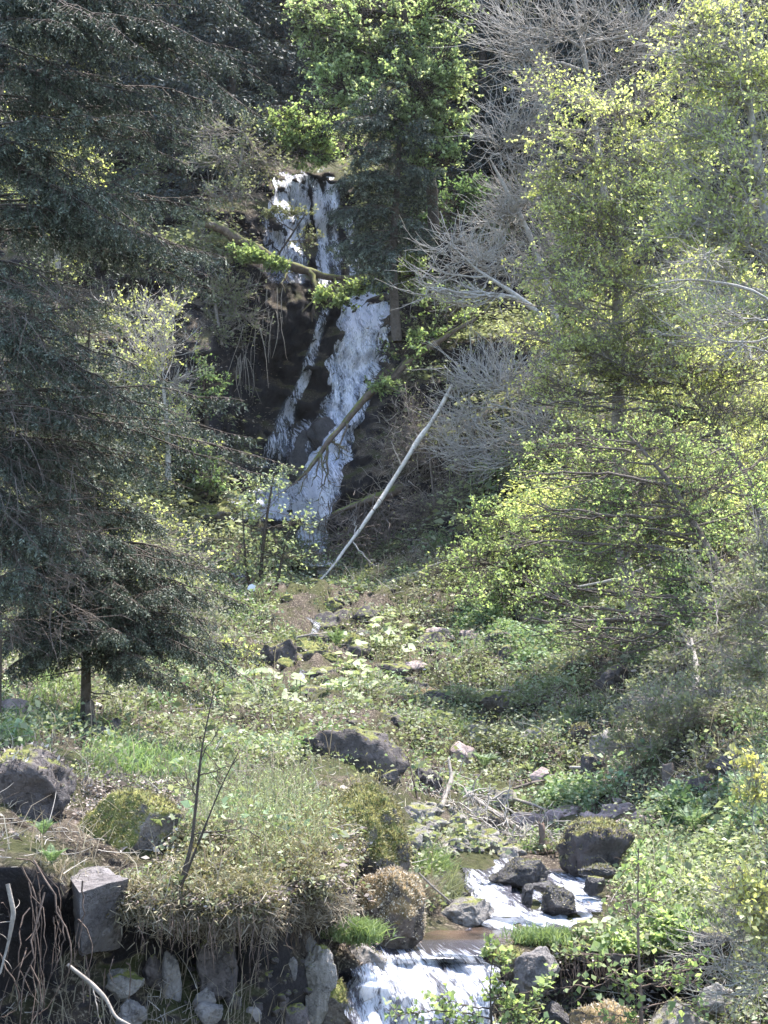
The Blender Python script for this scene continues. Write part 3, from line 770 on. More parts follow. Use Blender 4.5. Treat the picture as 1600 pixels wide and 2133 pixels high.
# right bank
boulder((1075,1968,1168,2070), 'faceted lilac grey rock on the right of the lower cascade', S, .75, d=10.75, thick=.8, tilt=-15)
boulder((1022,1975,1100,2030), 'mossy shoulder of rock between pool and faceted grey rock', 'rock_mossy', .4, 'moss', 3500, .025, d=11.0)
boulder((1185,2086,1345,2180), 'mossy boulder with straw coloured top at the bottom edge', 'rock_orange', .35, 'moss_orange', 2600, .026, d=10.2)
boulder((1342,2078,1478,2170), 'lichen pale boulder at the bottom edge behind the sapling stem', 'rock_grey', .5, 'moss', 900, .02, d=10.3)
boulder((1455,2050,1532,2108), 'rounded grey boulder in the dark hollow at lower right', 'rock_grey', .45, d=10.6)
boulder((1120,2090,1200,2150), 'dark wet stone at the bottom edge right of the cascade', 'rock_wet', .4, d=10.7)
boulder((1450,1935,1530,1985), 'black rock in the hollow under the bare branches at right', 'rock_dark', .6, d=11.0)
boulder((1480,1570,1570,1610), 'dark rock under leaves near the right edge', 'rock_dark', .6, d=15.5)
boulder((1430,1616,1490,1660), 'brown rock in the herbs at right above the fern', 'rock_dark', .6, d=15.8)
boulder((1340,1545,1420,1600), 'grey sunken rock under the olive bush at right', 'rock_grey', .5, d=18.8)

# loose stones
protoV = [rock_shape(900 + k, .5, False) for k in range(4)]
def stones(label, group, cx, cy, rx, ry, n, smin, smax, mat, dmin=None):
    mes = [mesh_data('stone', V * .5, Fc, M[mat], True) for V, Fc in protoV]
    u = rng.uniform(-1, 1, (n, 2))
    for k in range(n):
        px, py = cx + u[k, 0] * rx, cy + u[k, 1] * ry
        o = put('stone', mes[k % 4], G(px, py)); sz = smin * (smax / smin) ** rng.random() * float(GD(px, py)) * PX
        o.scale = (sz * 1.2, sz, sz * .75); o.rotation_euler = (rng.uniform(-.4, .4), rng.uniform(-.4, .4), rng.uniform(0, 6.28))
        tag(o, label, 'stone', group)
stones('small loose stone among the drift sticks on the gravel above the rapids', 'loose stones on the gravel bank', 980, 1735, 130, 55, 90, 14, 60, 'rock_grey')
stones('dark mossy rock lining the rough gully below the falls', 'rocks in the upper gully', 665, 1330, 75, 110, 40, 16, 60, 'rock_mossy')
stones('rock in the stony gully between the middle slope and the driftwood', 'rocks in the middle gully', 900, 1560, 110, 90, 34, 16, 60, 'rock_dark')
stones('wet stone on the low earthy bank left of the rapids', 'wet stones left of the rapids', 905, 1845, 55, 50, 26, 14, 50, 'rock_dark')
stones('small pinkish stone on the gravel to the right of the short stump', 'loose pinkish stones', 1220, 1700, 130, 38, 40, 14, 55, 'rock_pink')
stones('little stone embedded in the shaded earth under the left bank', 'stones in the shaded earth', 330, 2070, 150, 60, 44, 6, 20, 'rock_dark')
stones('dark cobble at the bottom of the gully left of the lower cascade', 'cobbles in the gully', 590, 2060, 60, 60, 18, 10, 26, 'rock_dark')
stones('half buried mossy stone in the herbs of the middle slope', 'half buried stones on the slope', 900, 1400, 300, 130, 60, 16, 75, 'rock_dark')
stones('dark stone poking out of the bank at lower right', 'stones in the right bank', 1330, 2040, 180, 70, 40, 14, 60, 'rock_dark')

# the pale topped squared block in the left bank
def block(px_pts_top, px_pts_bot, label):
    T = np.array([W(*p) for p in px_pts_top]); B = np.array([W(*p) for p in px_pts_bot])
    n = 26; c = (T.mean(0) + B.mean(0)) / 2
    Vs, Fs, cnt = [], [], 0
    def patch(a, b, c_, d_):
        nonlocal cnt
        s = np.linspace(0, 1, n)[:, None, None]; t_ = np.linspace(0, 1, n)[None, :, None]
        P = a * (1 - s) * (1 - t_) + b * s * (1 - t_) + c_ * s * t_ + d_ * (1 - s) * t_
        ii = np.arange(n * n).reshape(n, n) + cnt
        Vs.append(P.reshape(-1, 3)); Fs.append(np.stack([ii[:-1, :-1], ii[1:, :-1], ii[1:, 1:], ii[:-1, 1:]], -1).reshape(-1, 4)); cnt += n * n
    patch(*T)
    patch(*B[::-1])
    for k in range(4):
        j = (k + 1) % 4
        patch(T[k], B[k], B[j], T[j])
    V = np.concatenate(Vs)
    V = V + nrm(V - c) * (0.022 * fbm(V, 4, 3, 1) + 0.012 * fbm(V, 14, 4, 5))[:, None]
    bm_me = mesh_data('boulder', V - c, np.concatenate(Fs), M['rock_block'], False)
    tag(put('boulder', bm_me, c), label, 'boulder')
block([(142,1824,9.35), (196,1802,9.65), (266,1832,9.1), (165,1858,8.72)],
      [(158,1985,9.5), (205,1975,9.8), (256,1968,9.35), (172,1990,8.95)],
      'squared block with a flat pale top and brown front in the shaded left bank')

# ------------------------------------------------------------------ fallen trunks and logs
def pathlog(pts, rad, mat, sides=10, K=40, jit=0.006, seed=0):
    pts = np.array(pts, float)
    Pw = W(pts[:, 0], pts[:, 1], pts[:, 2])
    s = np.concatenate([[0], np.cumsum(np.linalg.norm(np.diff(Pw, axis=0), axis=1))])
    q = np.linspace(0, s[-1], K)
    P = np.stack([np.interp(q, s, Pw[:, k]) for k in range(3)], -1)
    for _ in range(4): P[1:-1] = (P[:-2] + 2 * P[1:-1] + P[2:]) / 4
    P = P + jit * s[-1] * 0.3 * np.stack([vnoise(np.stack([q * 1.5, q * 0, np.full_like(q, k + seed)], -1), seed) for k in range(3)], -1)
    if np.ndim(rad) == 0: r = np.full(K, rad)
    else: r = np.interp(np.linspace(0, 1, K), np.linspace(0, 1, len(rad)), rad)
    r = r * (1 + 0.22 * vnoise(np.stack([q * 5, q * 0, q * 0 + seed], -1), seed + 2))
    r[-1] *= 0.4
    return P, r

def log(name, label, cat, pts, rad, mat, branches=(), nb=0, blen=0.6, brad=0.012, seed=0, bmat=None, group=None, twigs=6, jit=.025):
    P, r = pathlog(pts, rad, mat, seed=seed, jit=jit)
    e = thing(name, label, cat, P[0], group)
    g = Geo(); tubes(P[None], r[None], 10, g)
    g.build('stem', M[mat], e, P[0], True)
    for (t, px, py, d, rr) in branches:
        g2 = Geo()
        a, _ = along(P[None], np.array([0]), np.array([t])); b = W(px, py, d)
        mid = (a[0] + b) / 2 + rng.normal(size=3) * 0.12 * np.linalg.norm(b - a[0])
        Q = bez(a, mid[None], b[None], 10, 0.02); tubes(Q, np.linspace(rr, rr * 0.25, 10)[None], 5, g2)
        t2 = rng.uniform(0.25, 1, twigs); a2, dd2 = along(Q, np.zeros(twigs, int), t2)
        L = np.linalg.norm(b - a[0]) * 0.35
        e2 = a2 + nrm(dd2 + rdir(twigs) * 0.9) * L * rng.uniform(.4, 1, twigs)[:, None]
        tubes(bez(a2, (a2 + e2) / 2 + rdir(twigs) * L * 0.15, e2, 5), np.linspace(rr * .4, rr * .12, 5)[None].repeat(twigs, 0), 3, g2)
        g2.build('branch', M[bmat or mat], e, P[0])
    g2 = Geo()
    if nb:
        t = rng.uniform(0.1, 1, nb); a, dd = along(P[None], np.zeros(nb, int), t)
        b = a + nrm(dd * 0.6 + rdir(nb)) * blen * rng.uniform(.3, 1, nb)[:, None]
        tubes(bez(a, (a + b) / 2 + rdir(nb) * blen * 0.2, b, 6), np.linspace(brad, brad * 0.3, 6)[None].repeat(nb, 0), 4, g2)
    if g2.V: g2.build('twigs', M[bmat or mat], e, P[0])
    return e, P

log('fallen_birch', 'long white leaning birch stem crossing the slope right of the falls', 'log',
    [(943,804,41.0),(895,885,40.8),(825,995,40.4),(750,1105,39.6),(690,1185,38.6),(668,1208,38.2),(650,1228,37.6)], [.05,.068,.066,.06,.05,.036,.022], 'birch',
    [(0.35,815,915,40.2,.03),(0.68,740,1085,40.6,.03),(0.7,780,1178,38.6,.03),(0.28,870,910,41,.02)], 12, .35, .012, seed=1, bmat='bark_pale', jit=.014)
log('mossy_fallen_tree', 'moss covered fallen tree lying across the gorge below the upper fall', 'log',
    [(425,462,45.0),(500,500,45.4),(560,535,46.0),(610,560,46.6),(680,578,47.4),(745,580,48.2),(800,560,48.4),(850,525,48)], [.15,.18,.18,.15,.11,.08,.06,.04], 'mossy_bark',
    [(0.50,655,640,45.6,.12),(0.62,700,615,46.8,.06),(0.18,470,430,45,.05),(0.4,585,600,45.6,.06)], 10, 0.6, .03, seed=2)
log('mossy_leaning_trunk', 'dark mossy trunk leaning down across the lower fall with bare roots at its foot', 'log',
    [(990,665,43.6),(930,700,43.5),(860,745,43.3),(800,800,43.3),(750,840,43.2),(700,905,43),(655,965,42.8),(615,1005,42.6)], [.06,.09,.12,.12,.11,.09,.07,.04], 'mossy_bark',
    [(0.78,725,940,42.8,.06),(0.8,672,1010,42.4,.05),(0.84,690,1010,42.4,.04),(0.84,650,1015,42.4,.04),(0.88,625,1030,42.4,.04),(0.8,660,1045,42.2,.03),(0.62,700,960,42.5,.05)], 14, 0.7, .02, seed=3)
log('mossy_log', 'mossy broken log sticking out under the white birch', 'log',
    [(900,985,42),(850,1012,41.6),(800,1030,41.3),(740,1052,41),(690,1072,40.8)], [.12,.15,.15,.1,.04], 'mossy_bark', [(0.3,745,1040,41.2,.06),(0.4,790,1055,41,.05)], 8, .6, .02, seed=4)
# mass of thin roots under it
def tangle(name, label, cat, cx, cy, d, rx, ry, n, rad, mat, length=0.6, down=0.3, curl=0.4, group=None):
    c = W(cx, cy, d)
    a = c + (rng.normal(size=(n, 3)) * np.array([rx, rx * 0.6, ry]) * PX * d * 0.5)
    di = nrm(rdir(n) + np.array([0, 0, -down]))
    L = length * rng.uniform(.3, 1, n)[:, None]
    b = a + di * L
    P = bez(a, (a + b) / 2 + rdir(n) * L * curl, b, 8, 0.02)
    g = Geo(); tubes(P, np.linspace(rad, rad * 0.3, 8)[None] * rng.uniform(.4, 1.2, n)[:, None], 4, g)
    o = g.build(name, M[mat], None, c)
    return tag(o, label, cat, group, 'stuff')
tangle('brushwood', 'tangle of dead brown brushwood beside the foot of the falls', 'brushwood', 770, 1105, 40.8, 100, 75, 420, .02, 'bark_dead', 1.3, .4)
tangle('brushwood', 'heap of pale broken twigs under the brown trunk on the right slope', 'brushwood', 1420, 1275, 26.5, 70, 45, 260, .013, 'bark_grey', .8, .1)
tangle('brushwood', 'driftwood sticks piled on the gravel above the rapids', 'brushwood', 950, 1690, 16.6, 90, 50, 120, .012, 'bark_pale', .55, .1)
tangle('brushwood', 'drift of thin sticks between the short stump and the black boulder', 'brushwood', 1110, 1735, 15.6, 80, 25, 110, .008, 'bark_pale', .4, .1)
tangle('brushwood', 'grey brush of twigs in front of the red soil patch', 'brushwood', 890, 1000, 41.4, 90, 130, 900, .012, 'bark_grey', 1.0, -.2)
log('dead_branch', 'grey forked branch slanting down onto the stones above the rapids', 'branch',
    [(975,1652,17.2),(1010,1680,16.9),(1050,1705,16.5),(1085,1725,16),(1110,1760,15.6)], [.035,.03,.028,.02,.01], 'bark_grey', [(.45,1060,1765,15.8,.015),(.55,1098,1785,15.4,.012)], 5, .3, .006, seed=5)
log('dead_branch', 'upright bleached stick standing above the driftwood', 'branch',
    [(905,1745,15.9),(915,1700,16.2),(930,1655,16.6),(942,1625,16.8),(934,1578,17)], [.035,.032,.03,.025,.02], 'bark_grey', [(.5,890,1640,16.6,.012)], 3, .2, .005, seed=6)
log('dead_branch', 'thin black bent sapling leaning over the stones left of the rapids', 'branch',
    [(905,1745,15.2),(885,1700,15.4),(870,1665,15.6),(855,1600,15.9),(848,1575,16)], [.016,.015,.013,.01,.005], 'twig_dark', [(.4,900,1650,15.4,.006)], 4, .25, .004, seed=7)
log('dead_branch', 'dark fallen branch pointing left out of the green thicket', 'branch',
    [(1240,1105,33.6),(1190,1098,33.5),(1145,1105,33.3),(1105,1107,33.2),(1028,1124,33)], [.03,.045,.05,.055,.04], 'twig_dark', [(.5,1125,1065,33,.02),(.9,960,1170,33.5,.02)], 6, .8, .012, seed=8)
log('dead_branch', 'long pale branch sweeping up to the right across the slope', 'branch',
    [(800,1215,37),(900,1180,35.5),(1000,1150,34.5)], [.03,.03,.02], 'bark_grey', [], 4, .5, .01, seed=9)
log('dead_branch', 'forked silvery branch above the twig heap on the right slope', 'branch',
    [(1200,1225,29.2),(1300,1205,28.6),(1370,1170,28.2),(1425,1140,28)], [.02,.03,.035,.03], 'bark_pale', [(.5,1390,1175,28,.02)], 6, .5, .01, seed=10)
log('fallen_log', 'pinkish peeled log lying behind the thin spruce trunk', 'log',
    [(85,1445,16.8),(130,1450,16.6),(180,1466,16.2),(212,1474,16)], [.05,.055,.055,.04], 'birch', [], 0, seed=11, bmat='bark_pale')
log('dead_branch', 'twisted pale root standing up behind the grassy knoll', 'branch',
    [(250,1455,16.2),(255,1500,16),(240,1525,15.8),(215,1550,15.5)], [.015,.02,.02,.01], 'bark_grey', [(.5,300,1505,16,.012),(.6,245,1590,15.6,.014)], 5, .3, .006, seed=12)
for k in range(22):
    px = rng.uniform(480, 1450); py = rng.uniform(1230, 1680); L = rng.uniform(30, 110); a = rng.uniform(-.6, .6); q = GD(px, py)
    x2, y2 = px + L * math.cos(a), py - L * math.sin(a) * .5; x1, y1 = (px + x2) / 2, (py + y2) / 2
    log('dead_branch', 'weathered dead branch lying in the herbs of the middle slope', 'branch', [(px, py, GD(px, py) - .12), (x1, y1 - 2, GD(x1, y1) - .2), (x2, y2, GD(x2, y2) - .12)], [.022, .02, .01], ['bark_grey', 'bark_pale', 'bark_dead'][k % 3], [], 4, .4, .007, seed=40 + k, group='dead branches lying on the slope')
# stumps
def stump(label, px, py, h, d, r, mat, seed=0):
    b = W(px, py, d); K = 8
    z = np.linspace(0, h, K); P = b + np.stack([0.06 * h * np.sin(z * 5 + seed), 0 * z, z], -1)
    rr = r * (1.5 - 0.5 * np.clip(z / h * 2.2, 0, 1)); 
    e = thing('tree_stump', label, 'stump', b)
    V, Fq = tubes(P[None], rr[None], 18)
    top = V.reshape(K, 18, 3)
    top[-1, :, 2] += h * 0.35 * np.abs(vnoise(np.stack([np.arange(18) * .9, np.zeros(18), np.full(18, seed)], -1), seed))
    V = top.reshape(-1, 3) + 0.1 * r * fbm(top.reshape(-1, 3), 6 / max(r * 8, .4), 3, seed)[:, None]
    cap = np.stack([np.full(9, (K - 1) * 18), (K - 1) * 18 + np.arange(0, 18, 2), (K - 1) * 18 + (np.arange(0, 18, 2) + 1) % 18, (K - 1) * 18 + (np.arange(0, 18, 2) + 2) % 18], -1)
    g = Geo(); g.add(V, np.concatenate([Fq, cap[1:-1]])); g.build('stump_wood', M[mat], e, b, True)
    a = b + np.zeros((5, 3)); th = np.linspace(0.3, 5.5, 5); q = b + np.stack([np.cos(th), np.sin(th), -0.15 + 0 * th], -1) * r * 2.6
    g = Geo(); tubes(bez(a + [0, 0, h * .3], (a + q) / 2 + [0, 0, h * .2], q, 6), np.linspace(r * .5, r * .1, 6)[None].repeat(5, 0), 6, g)
    g.build('roots', M[mat], e, b, True)
stump('short weathered stump standing in the drift sticks by the stream', 1127, 1775, .26, 15.2, .035, 'bark_brown', 1)
stump('rotten dark stump with sprouting roots behind the grassy knoll', 238, 1575, .30, 14.6, .07, 'bark_dead', 2)
stump('low broken stump at the foot of the thin spruce trunk', 188, 1512, .22, 14.8, .05, 'bark_dead', 3)
stump('mossy stump half hidden in herbs on the far right slope', 1395, 1655, .3, 17.0, .07, 'bark_dead', 4)

# ------------------------------------------------------------------ broadleaf trees and shrubs
def broadleaf(name, label, cat, trunk, rad, blobs, bark, leafm, lsize=0.06, nsub=10, ntw=10, nleaf=5, twl=0.5, group=None,
              bare=0.0, rad2=0.03, stems=1, lift=0.25, tips=0.010, aspect=0.7, extra_stems=(), droop=0.0, spread=1.0, upcurve=0.15, leaf_up=0.6):
    """trunk: pixel path (px,py,d); blobs: (px,py,d,rx,ry[,weight]) in photo pixels; limbs run from the trunk into every blob"""
    P, r = pathlog(trunk, rad, bark, K=30, jit=0.008, seed=len(label))
    base = P[0]
    e = thing(name, label, cat, base, group)
    g = Geo(); tubes(P[None], r[None], 10, g)
    for st in extra_stems:
        P2, r2 = pathlog(st, [rad[0] * .8 if np.ndim(rad) else rad * .8, rad[-1] if np.ndim(rad) else rad * .3], bark, K=24, seed=3)
        tubes(P2[None], r2[None], 8, g)
    g.build('trunk', M[bark], e, base, True)
    gl = Geo(); gb = Geo()
    for bl in blobs:
        px, py, d, rx, ry = bl[:5]; wgt = bl[5] if len(bl) > 5 else 1.0
        c = W(px, py, d); sx = rx * PX * d; sz = ry * PX * d; sy = (sx + sz) * 0.32
        # where the limb leaves the trunk: nearest point lower than the centre
        dist = np.linalg.norm(P - c, axis=1) + np.clip(P[:, 2] - c[2] + lift * sz, 0, None) * 3
        k = int(np.argmin(dist)); a = P[k]
        L = np.linalg.norm(c - a)
        end = c + np.array([0, 0, 0.1 * sz])
        limb = bez(a[None], ((a + end) / 2 + rng.normal(size=3) * 0.08 * L + np.array([0, 0, -droop * L]))[None], end[None], 14, 0.008)
        r0 = min(max(rad2 * (0.5 + L * 0.25), tips * 2), (r[k] if np.ndim(r) else rad) * 0.8)
        tubes(limb, np.linspace(r0, r0 * 0.35, 14)[None], 6, gb)
        ns = max(3, int(nsub * wgt * 1.25))
        t = rng.uniform(0.3, 1, ns); A, _ = along(limb, np.zeros(ns, int), t)
        u = rdir(ns) * (rng.uniform(0.35, 1.0, ns) ** 0.5 * np.where(rng.random(ns) < .25, 1.45, 1.0))[:, None]
        B = c + u * np.array([sx, sy, sz])
        LB = np.linalg.norm(B - A, axis=1)[:, None]
        sub = bez(A, (A + B) / 2 + rdir(ns) * LB * 0.15 + np.array([0, 0, -upcurve]) * LB, B, 9, 0.012)
        tubes(sub, np.linspace(r0 * .4, tips, 9)[None].repeat(ns, 0), 4, gb)
        nt = ntw * ns; si = rng.integers(0, ns, nt); tt = rng.uniform(0.15, 1, nt)
        A2, D2 = along(sub, si, tt)
        tl = twl * rng.uniform(.35, 1.1, nt)[:, None] * spread
        di = nrm(D2 * 0.8 + rdir(nt) * 0.9 + np.array([0, 0, 0.25 - droop]))
        B2 = A2 + di * tl
        tw = bez(A2, (A2 + B2) / 2 + (rdir(nt) * np.array([1, 1, .5]) + np.array([0, 0, -.5])) * tl * 0.22, B2, 6, 0.012)
        tubes(tw, np.linspace(tips * .75, tips * .3, 6)[None].repeat(nt, 0), 3, gb)
        if bare > 0:   # finer twigs on twigs
            n3 = int(nt * bare); ti = rng.integers(0, nt, n3); A3, D3 = along(tw, ti, rng.uniform(.2, 1, n3))
            B3 = A3 + nrm(D3 + rdir(n3) * 0.8 + np.array([0, 0, .2])) * twl * 0.45 * rng.uniform(.4, 1, n3)[:, None]
            tubes(bez(A3, (A3 + B3) / 2 + rdir(n3) * twl * .06, B3, 4), np.linspace(tips * .45, tips * .22, 4)[None].repeat(n3, 0), 3, gb)
        if nleaf > 0:
            nl = int(nt * nleaf * (1.6 if lsize > .046 else 1)); ti = rng.integers(0, nt, nl); tt = rng.uniform(.15, 1.0, nl)
            A3, D3 = along(tw, ti, tt)
            if nleaf * 1.0 >= 2 and not name.startswith(('sapling', 'fern')):
                fq = 1.6 / max(sx, .3)
                kp = fbm(A3 * np.array([1, 1, 2.6]), fq, 3, 71) + rng.normal(size=nl) * .12 > .02
                A3, D3, ti = A3[kp], D3[kp], ti[kp]; nl = len(A3)
                if nl == 0: continue
            A3 = A3 + rdir(nl) * lsize * 0.4
            dl = nrm(D3 * .5 + rdir(nl))
            nn = nrm(rdir(nl) + np.array([0, -.2, leaf_up * 1.3]))
            clump = np.repeat(rng.random(nt)[None], 1, 0)[0][ti]
            leaves(A3, dl, nn, lsize * rng.uniform(.55, 1.35, nl), aspect, gl, 0.2, np.clip(rng.random(nl) * .7 + clump * .35, 0, 1))
    gb.build('branches', M[bark], e, base)
    if gl.V: gl.build('foliage', M[leafm], e, base)
    return e

# ------------------------------------------------------------------ spruces
def bough_set(A, B, width, seg, twig, needle, gl, gb, sag=0.12, hang=0.35, dens=1.0, r0=0.02):
    """spruce boughs from A to B (N,3): drooping axis, side shoots on both sides, twigs, needles"""
    N = len(A); L = np.linalg.norm(B - A, axis=1)
    mid = (A + B) / 2 + np.stack([0 * L, 0 * L, sag * L], -1) + rdir(N) * (0.05 * L)[:, None]
    ax = bez(A, mid, B, 12, 0.006)
    tubes(ax, np.linspace(1, .12, 12)[None] * (r0 * .6 * (0.4 + L * 0.25))[:, None], 4, gb)
    # side shoots
    cnt = np.maximum(4, (L / seg * 2).astype(int)); bi = np.repeat(np.arange(N), cnt)
    n = len(bi); t = rng.uniform(0.10, 1, n)
    a, d = along(ax, bi, t)
    side = nrm(np.cross(d, np.array([0, 0, 1.0]))) * np.where(rng.random(n) < .5, -1, 1)[:, None]
    prof = np.clip(np.minimum((1 - t) * 1.5 + 0.10, t * 2.6 + .15), 0.08, 1)
    wl = (width if np.ndim(width) == 0 else width[bi]) * prof * rng.uniform(.5, 1.1, n)
    b = a + nrm(side + d * 0.8 + rng.normal(size=(n, 3)) * 0.22 + np.array([0, 0, -hang])) * wl[:, None]
    m = (a + b) / 2 + np.array([0, 0, .08]) * wl[:, None]
    sh = bez(a, m, b, 5, 0.01)
    tubes(sh, np.linspace(.0045, .002, 5)[None].repeat(n, 0) * (twig / 0.10) ** .5, 3, gb)
    # twigs
    c2 = np.maximum(2, (wl / (twig * 0.42) * dens).astype(int)); si = np.repeat(np.arange(n), c2)
    k = len(si); t2 = rng.uniform(.05, 1, k)
    a2, d2 = along(sh, si, t2)
    s2 = nrm(np.cross(d2, np.array([0, 0, 1.0]) + rng.normal(size=(k, 3)) * .25)) * np.where(rng.random(k) < .5, -1, 1)[:, None]
    td = nrm(s2 * .8 + d2 * 0.9 + np.array([0, 0, -hang * 1.1]) + rng.normal(size=(k, 3)) * .2)
    tl = twig * rng.uniform(.5, 1.3, k)
    # needles as slender blades both sides of each twig
    nn = max(3, int(round(6 * dens)))
    ii = np.repeat(np.arange(k), nn); f = np.tile(np.linspace(0.05, 1, nn), k)
    p = a2[ii] + td[ii] * (tl[ii] * f)[:, None]
    sd = nrm(np.cross(td[ii], rdir(len(ii)) + np.array([0, 0, 1.2])))* np.where(np.arange(len(ii)) % 2, -1, 1)[:, None]
    nd = nrm(sd + td[ii] * 0.9)
    rn = np.clip(rng.random(len(si))[ii] * .6 + rng.random(len(ii)) * .3 + 0.25 * (t2[ii] > .8), 0, 1)  # paler towards shoot ends: sunlit tips put into the needle colour
    leaves(p, nd, nrm(rdir(len(ii)) + np.array([0, 0, .8])), needle * rng.uniform(.7, 1.3, len(ii)), 0.36, gl, .1, rn)

def spruce_parts(H, Rb, nb, seed, width, seg, twig, needle, dens, z0=0.12, lean=0.0, droop=.25, r_tr=.12, power=.8, explicit=None, gapf=0.0):
    K = 16; z = np.linspace(0, H, K)
    tr = np.stack([lean * z + 0.01 * H * np.sin(z * .7 + seed), 0 * z, z], -1)
    gt = Geo(); tubes(tr[None], np.linspace(r_tr, r_tr * .12, K)[None], 10, gt)
    gl = Geo(); gb = Geo()
    u = np.sort(rng.random(nb)); zz = H * (z0 + (1 - z0) * u)
    az = rng.uniform(0, 2 * math.pi, nb)
    ln = Rb * (1 - u) ** power * rng.uniform(.55, 1.12, nb) + 0.12 * Rb
    A = np.stack([np.interp(zz, z, tr[:, 0]), 0 * zz, zz], -1)
    B = A + np.stack([np.cos(az) * ln, np.sin(az) * ln, (-droop + 0.35 * u) * ln], -1)
    bough_set(A, B, ln * width, seg, twig, needle, gl, gb, dens=dens)
    if explicit is not None:
        A, B, wd = explicit
        bough_set(A, B, wd, seg, twig, needle, gl, gb, dens=dens, r0=.025, sag=.10, hang=.85)
    # bare dead side branches low on the trunk
    n = 26; zz = rng.uniform(0.05, 0.6, n) * H; az = rng.uniform(0, 6.28, n); l = Rb * rng.uniform(.2, .5, n)
    A = np.stack([np.interp(zz, z, tr[:, 0]), 0 * zz, zz], -1); B = A + np.stack([np.cos(az) * l, np.sin(az) * l, -.15 * l], -1)
    tubes(bez(A, (A + B) / 2, B, 4, .02), np.linspace(.012, .004, 4)[None].repeat(n, 0), 3, gb)
    return gt, gb, gl

def spruce(label, base, args, group=None, leaf='needle', explicit=None, name='spruce_tree', brown=None):
    gt, gb, gl = spruce_parts(**args, explicit=explicit)
    e = thing(name, label, 'spruce', base, group)
    put('trunk', gt.mesh('trunk', M['bark_spruce'], smooth=True), (0, 0, 0), e)
    put('branches', gb.mesh('branches', M['bark_spruce']), (0, 0, 0), e)
    put('foliage', gl.mesh('foliage', M[leaf]), (0, 0, 0), e)
    if brown:   # dead inner twigs near the trunk
        n, px0, px1, py0, py1, dq = brown
        X = rng.uniform(px0, px1, n); Y = rng.uniform(py0, py1, n)
        a = W(X, Y, dq + rng.normal(size=n) * .5) - base; L = rng.uniform(.15, .6, n)[:, None]
        b = a + nrm(rdir(n) * .6 + np.array([.5, 0, -.45])) * L
        g = Geo(); P = bez(a, (a + b) / 2 + rdir(n) * L * .12, b, 6); tubes(P, np.linspace(.005, .0015, 6)[None].repeat(n, 0), 3, g)
        n2 = n * 4; k = rng.integers(0, n, n2); a2, d2 = along(P, k, rng.random(n2)); b2 = a2 + nrm(d2 + rdir(n2)) * rng.uniform(.04, .14, n2)[:, None]
        tubes(bez(a2, (a2 + b2) / 2 + rdir(n2) * .01, b2, 4), np.linspace(.003, .001, 4)[None].repeat(n2, 0), 3, g)
        put('dead_twigs', g.mesh('dead_twigs', M['bark_dead']), (0, 0, 0), e)
    return e

def copy_tree(o, loc, rz, sc, label, group=None):
    c = o.copy(); col.objects.link(c); c.location = loc; c.rotation_euler = (0, 0, rz); c.scale = (sc, sc, sc)
    c['label'] = label
    if group: c['group'] = group
    for ch in list(o.children):
        k = ch.copy(); col.objects.link(k); k.parent = c
    return c

# big dark spruce on the left: trunk just outside the picture, boughs reaching in
D1 = 13.2
b1 = W(-60, 1640, D1 + .4)
def ex(rows, trunkpx, d, base, sc=(0, 1, 1.3)):
    A = []; B = []; wd = []
    for (sy, tx, ty, dd, w) in rows:
        sy = ty - rng.uniform(.0, .5) * abs(tx - trunkpx) - 10
        A.append(W(trunkpx, sy, d) - base); B.append(W(tx, ty, d + dd) - base); wd.append(w * PX * d)
    A, B, wd = np.array(A), np.array(B), np.array(wd)
    A = np.concatenate([A + rng.normal(size=A.shape) * .12 * s for s in sc]); B = np.concatenate([B + rng.normal(size=B.shape) * s * .28 for s in sc])
    return A, B, np.concatenate([wd * (1 - .12 * s) for s in sc])
rows = [(-120,560,185,.3,120),(-60,470,110,-.4,120),(-160,540,60,.5,120),(-200,400,20,-.6,120),(20,430,235,-.2,110),(-20,330,130,-.9,110),(-150,250,60,-1.0,110),
        (-80,200,170,-.7,100),(40,250,240,.6,90),(-220,480,-30,0,120),(-260,300,-40,-.5,120),
        (240,440,440,.1,105),(200,400,350,.6,100),(280,380,520,-.5,115),(300,440,570,.3,95),(320,300,500,-.9,100),(260,250,420,-.8,90),(180,330,300,.4,90),
        (420,180,640,-.6,75),(480,240,760,.1,70),(520,150,700,-.8,80),
        (560,530,912,.0,62),(560,430,880,-.5,85),(600,400,980,-.2,90),(600,300,860,-.7,90),(620,220,790,-.4,80),(640,330,1000,.4,85),(560,200,900,-.9,80),
        (760,180,1040,-.6,80),(800,120,990,-.3,70),(900,150,1130,-.7,80),(0,200,1180,-.8,85),(0,90,1090,-.5,85),(0,120,1260,-.9,80),(0,300,1085,.1,60)]
args1 = dict(H=11.0, Rb=2.0, nb=80, seed=1, width=.34, seg=.06, twig=.105, needle=.034, dens=1.0, z0=.22, r_tr=.16)
spruce('big dark spruce whose layered boughs fill the left edge of the picture', b1, args1, explicit=ex(rows, -60, D1, b1), brown=(520, -60, 170, 560, 1320, 13.0))
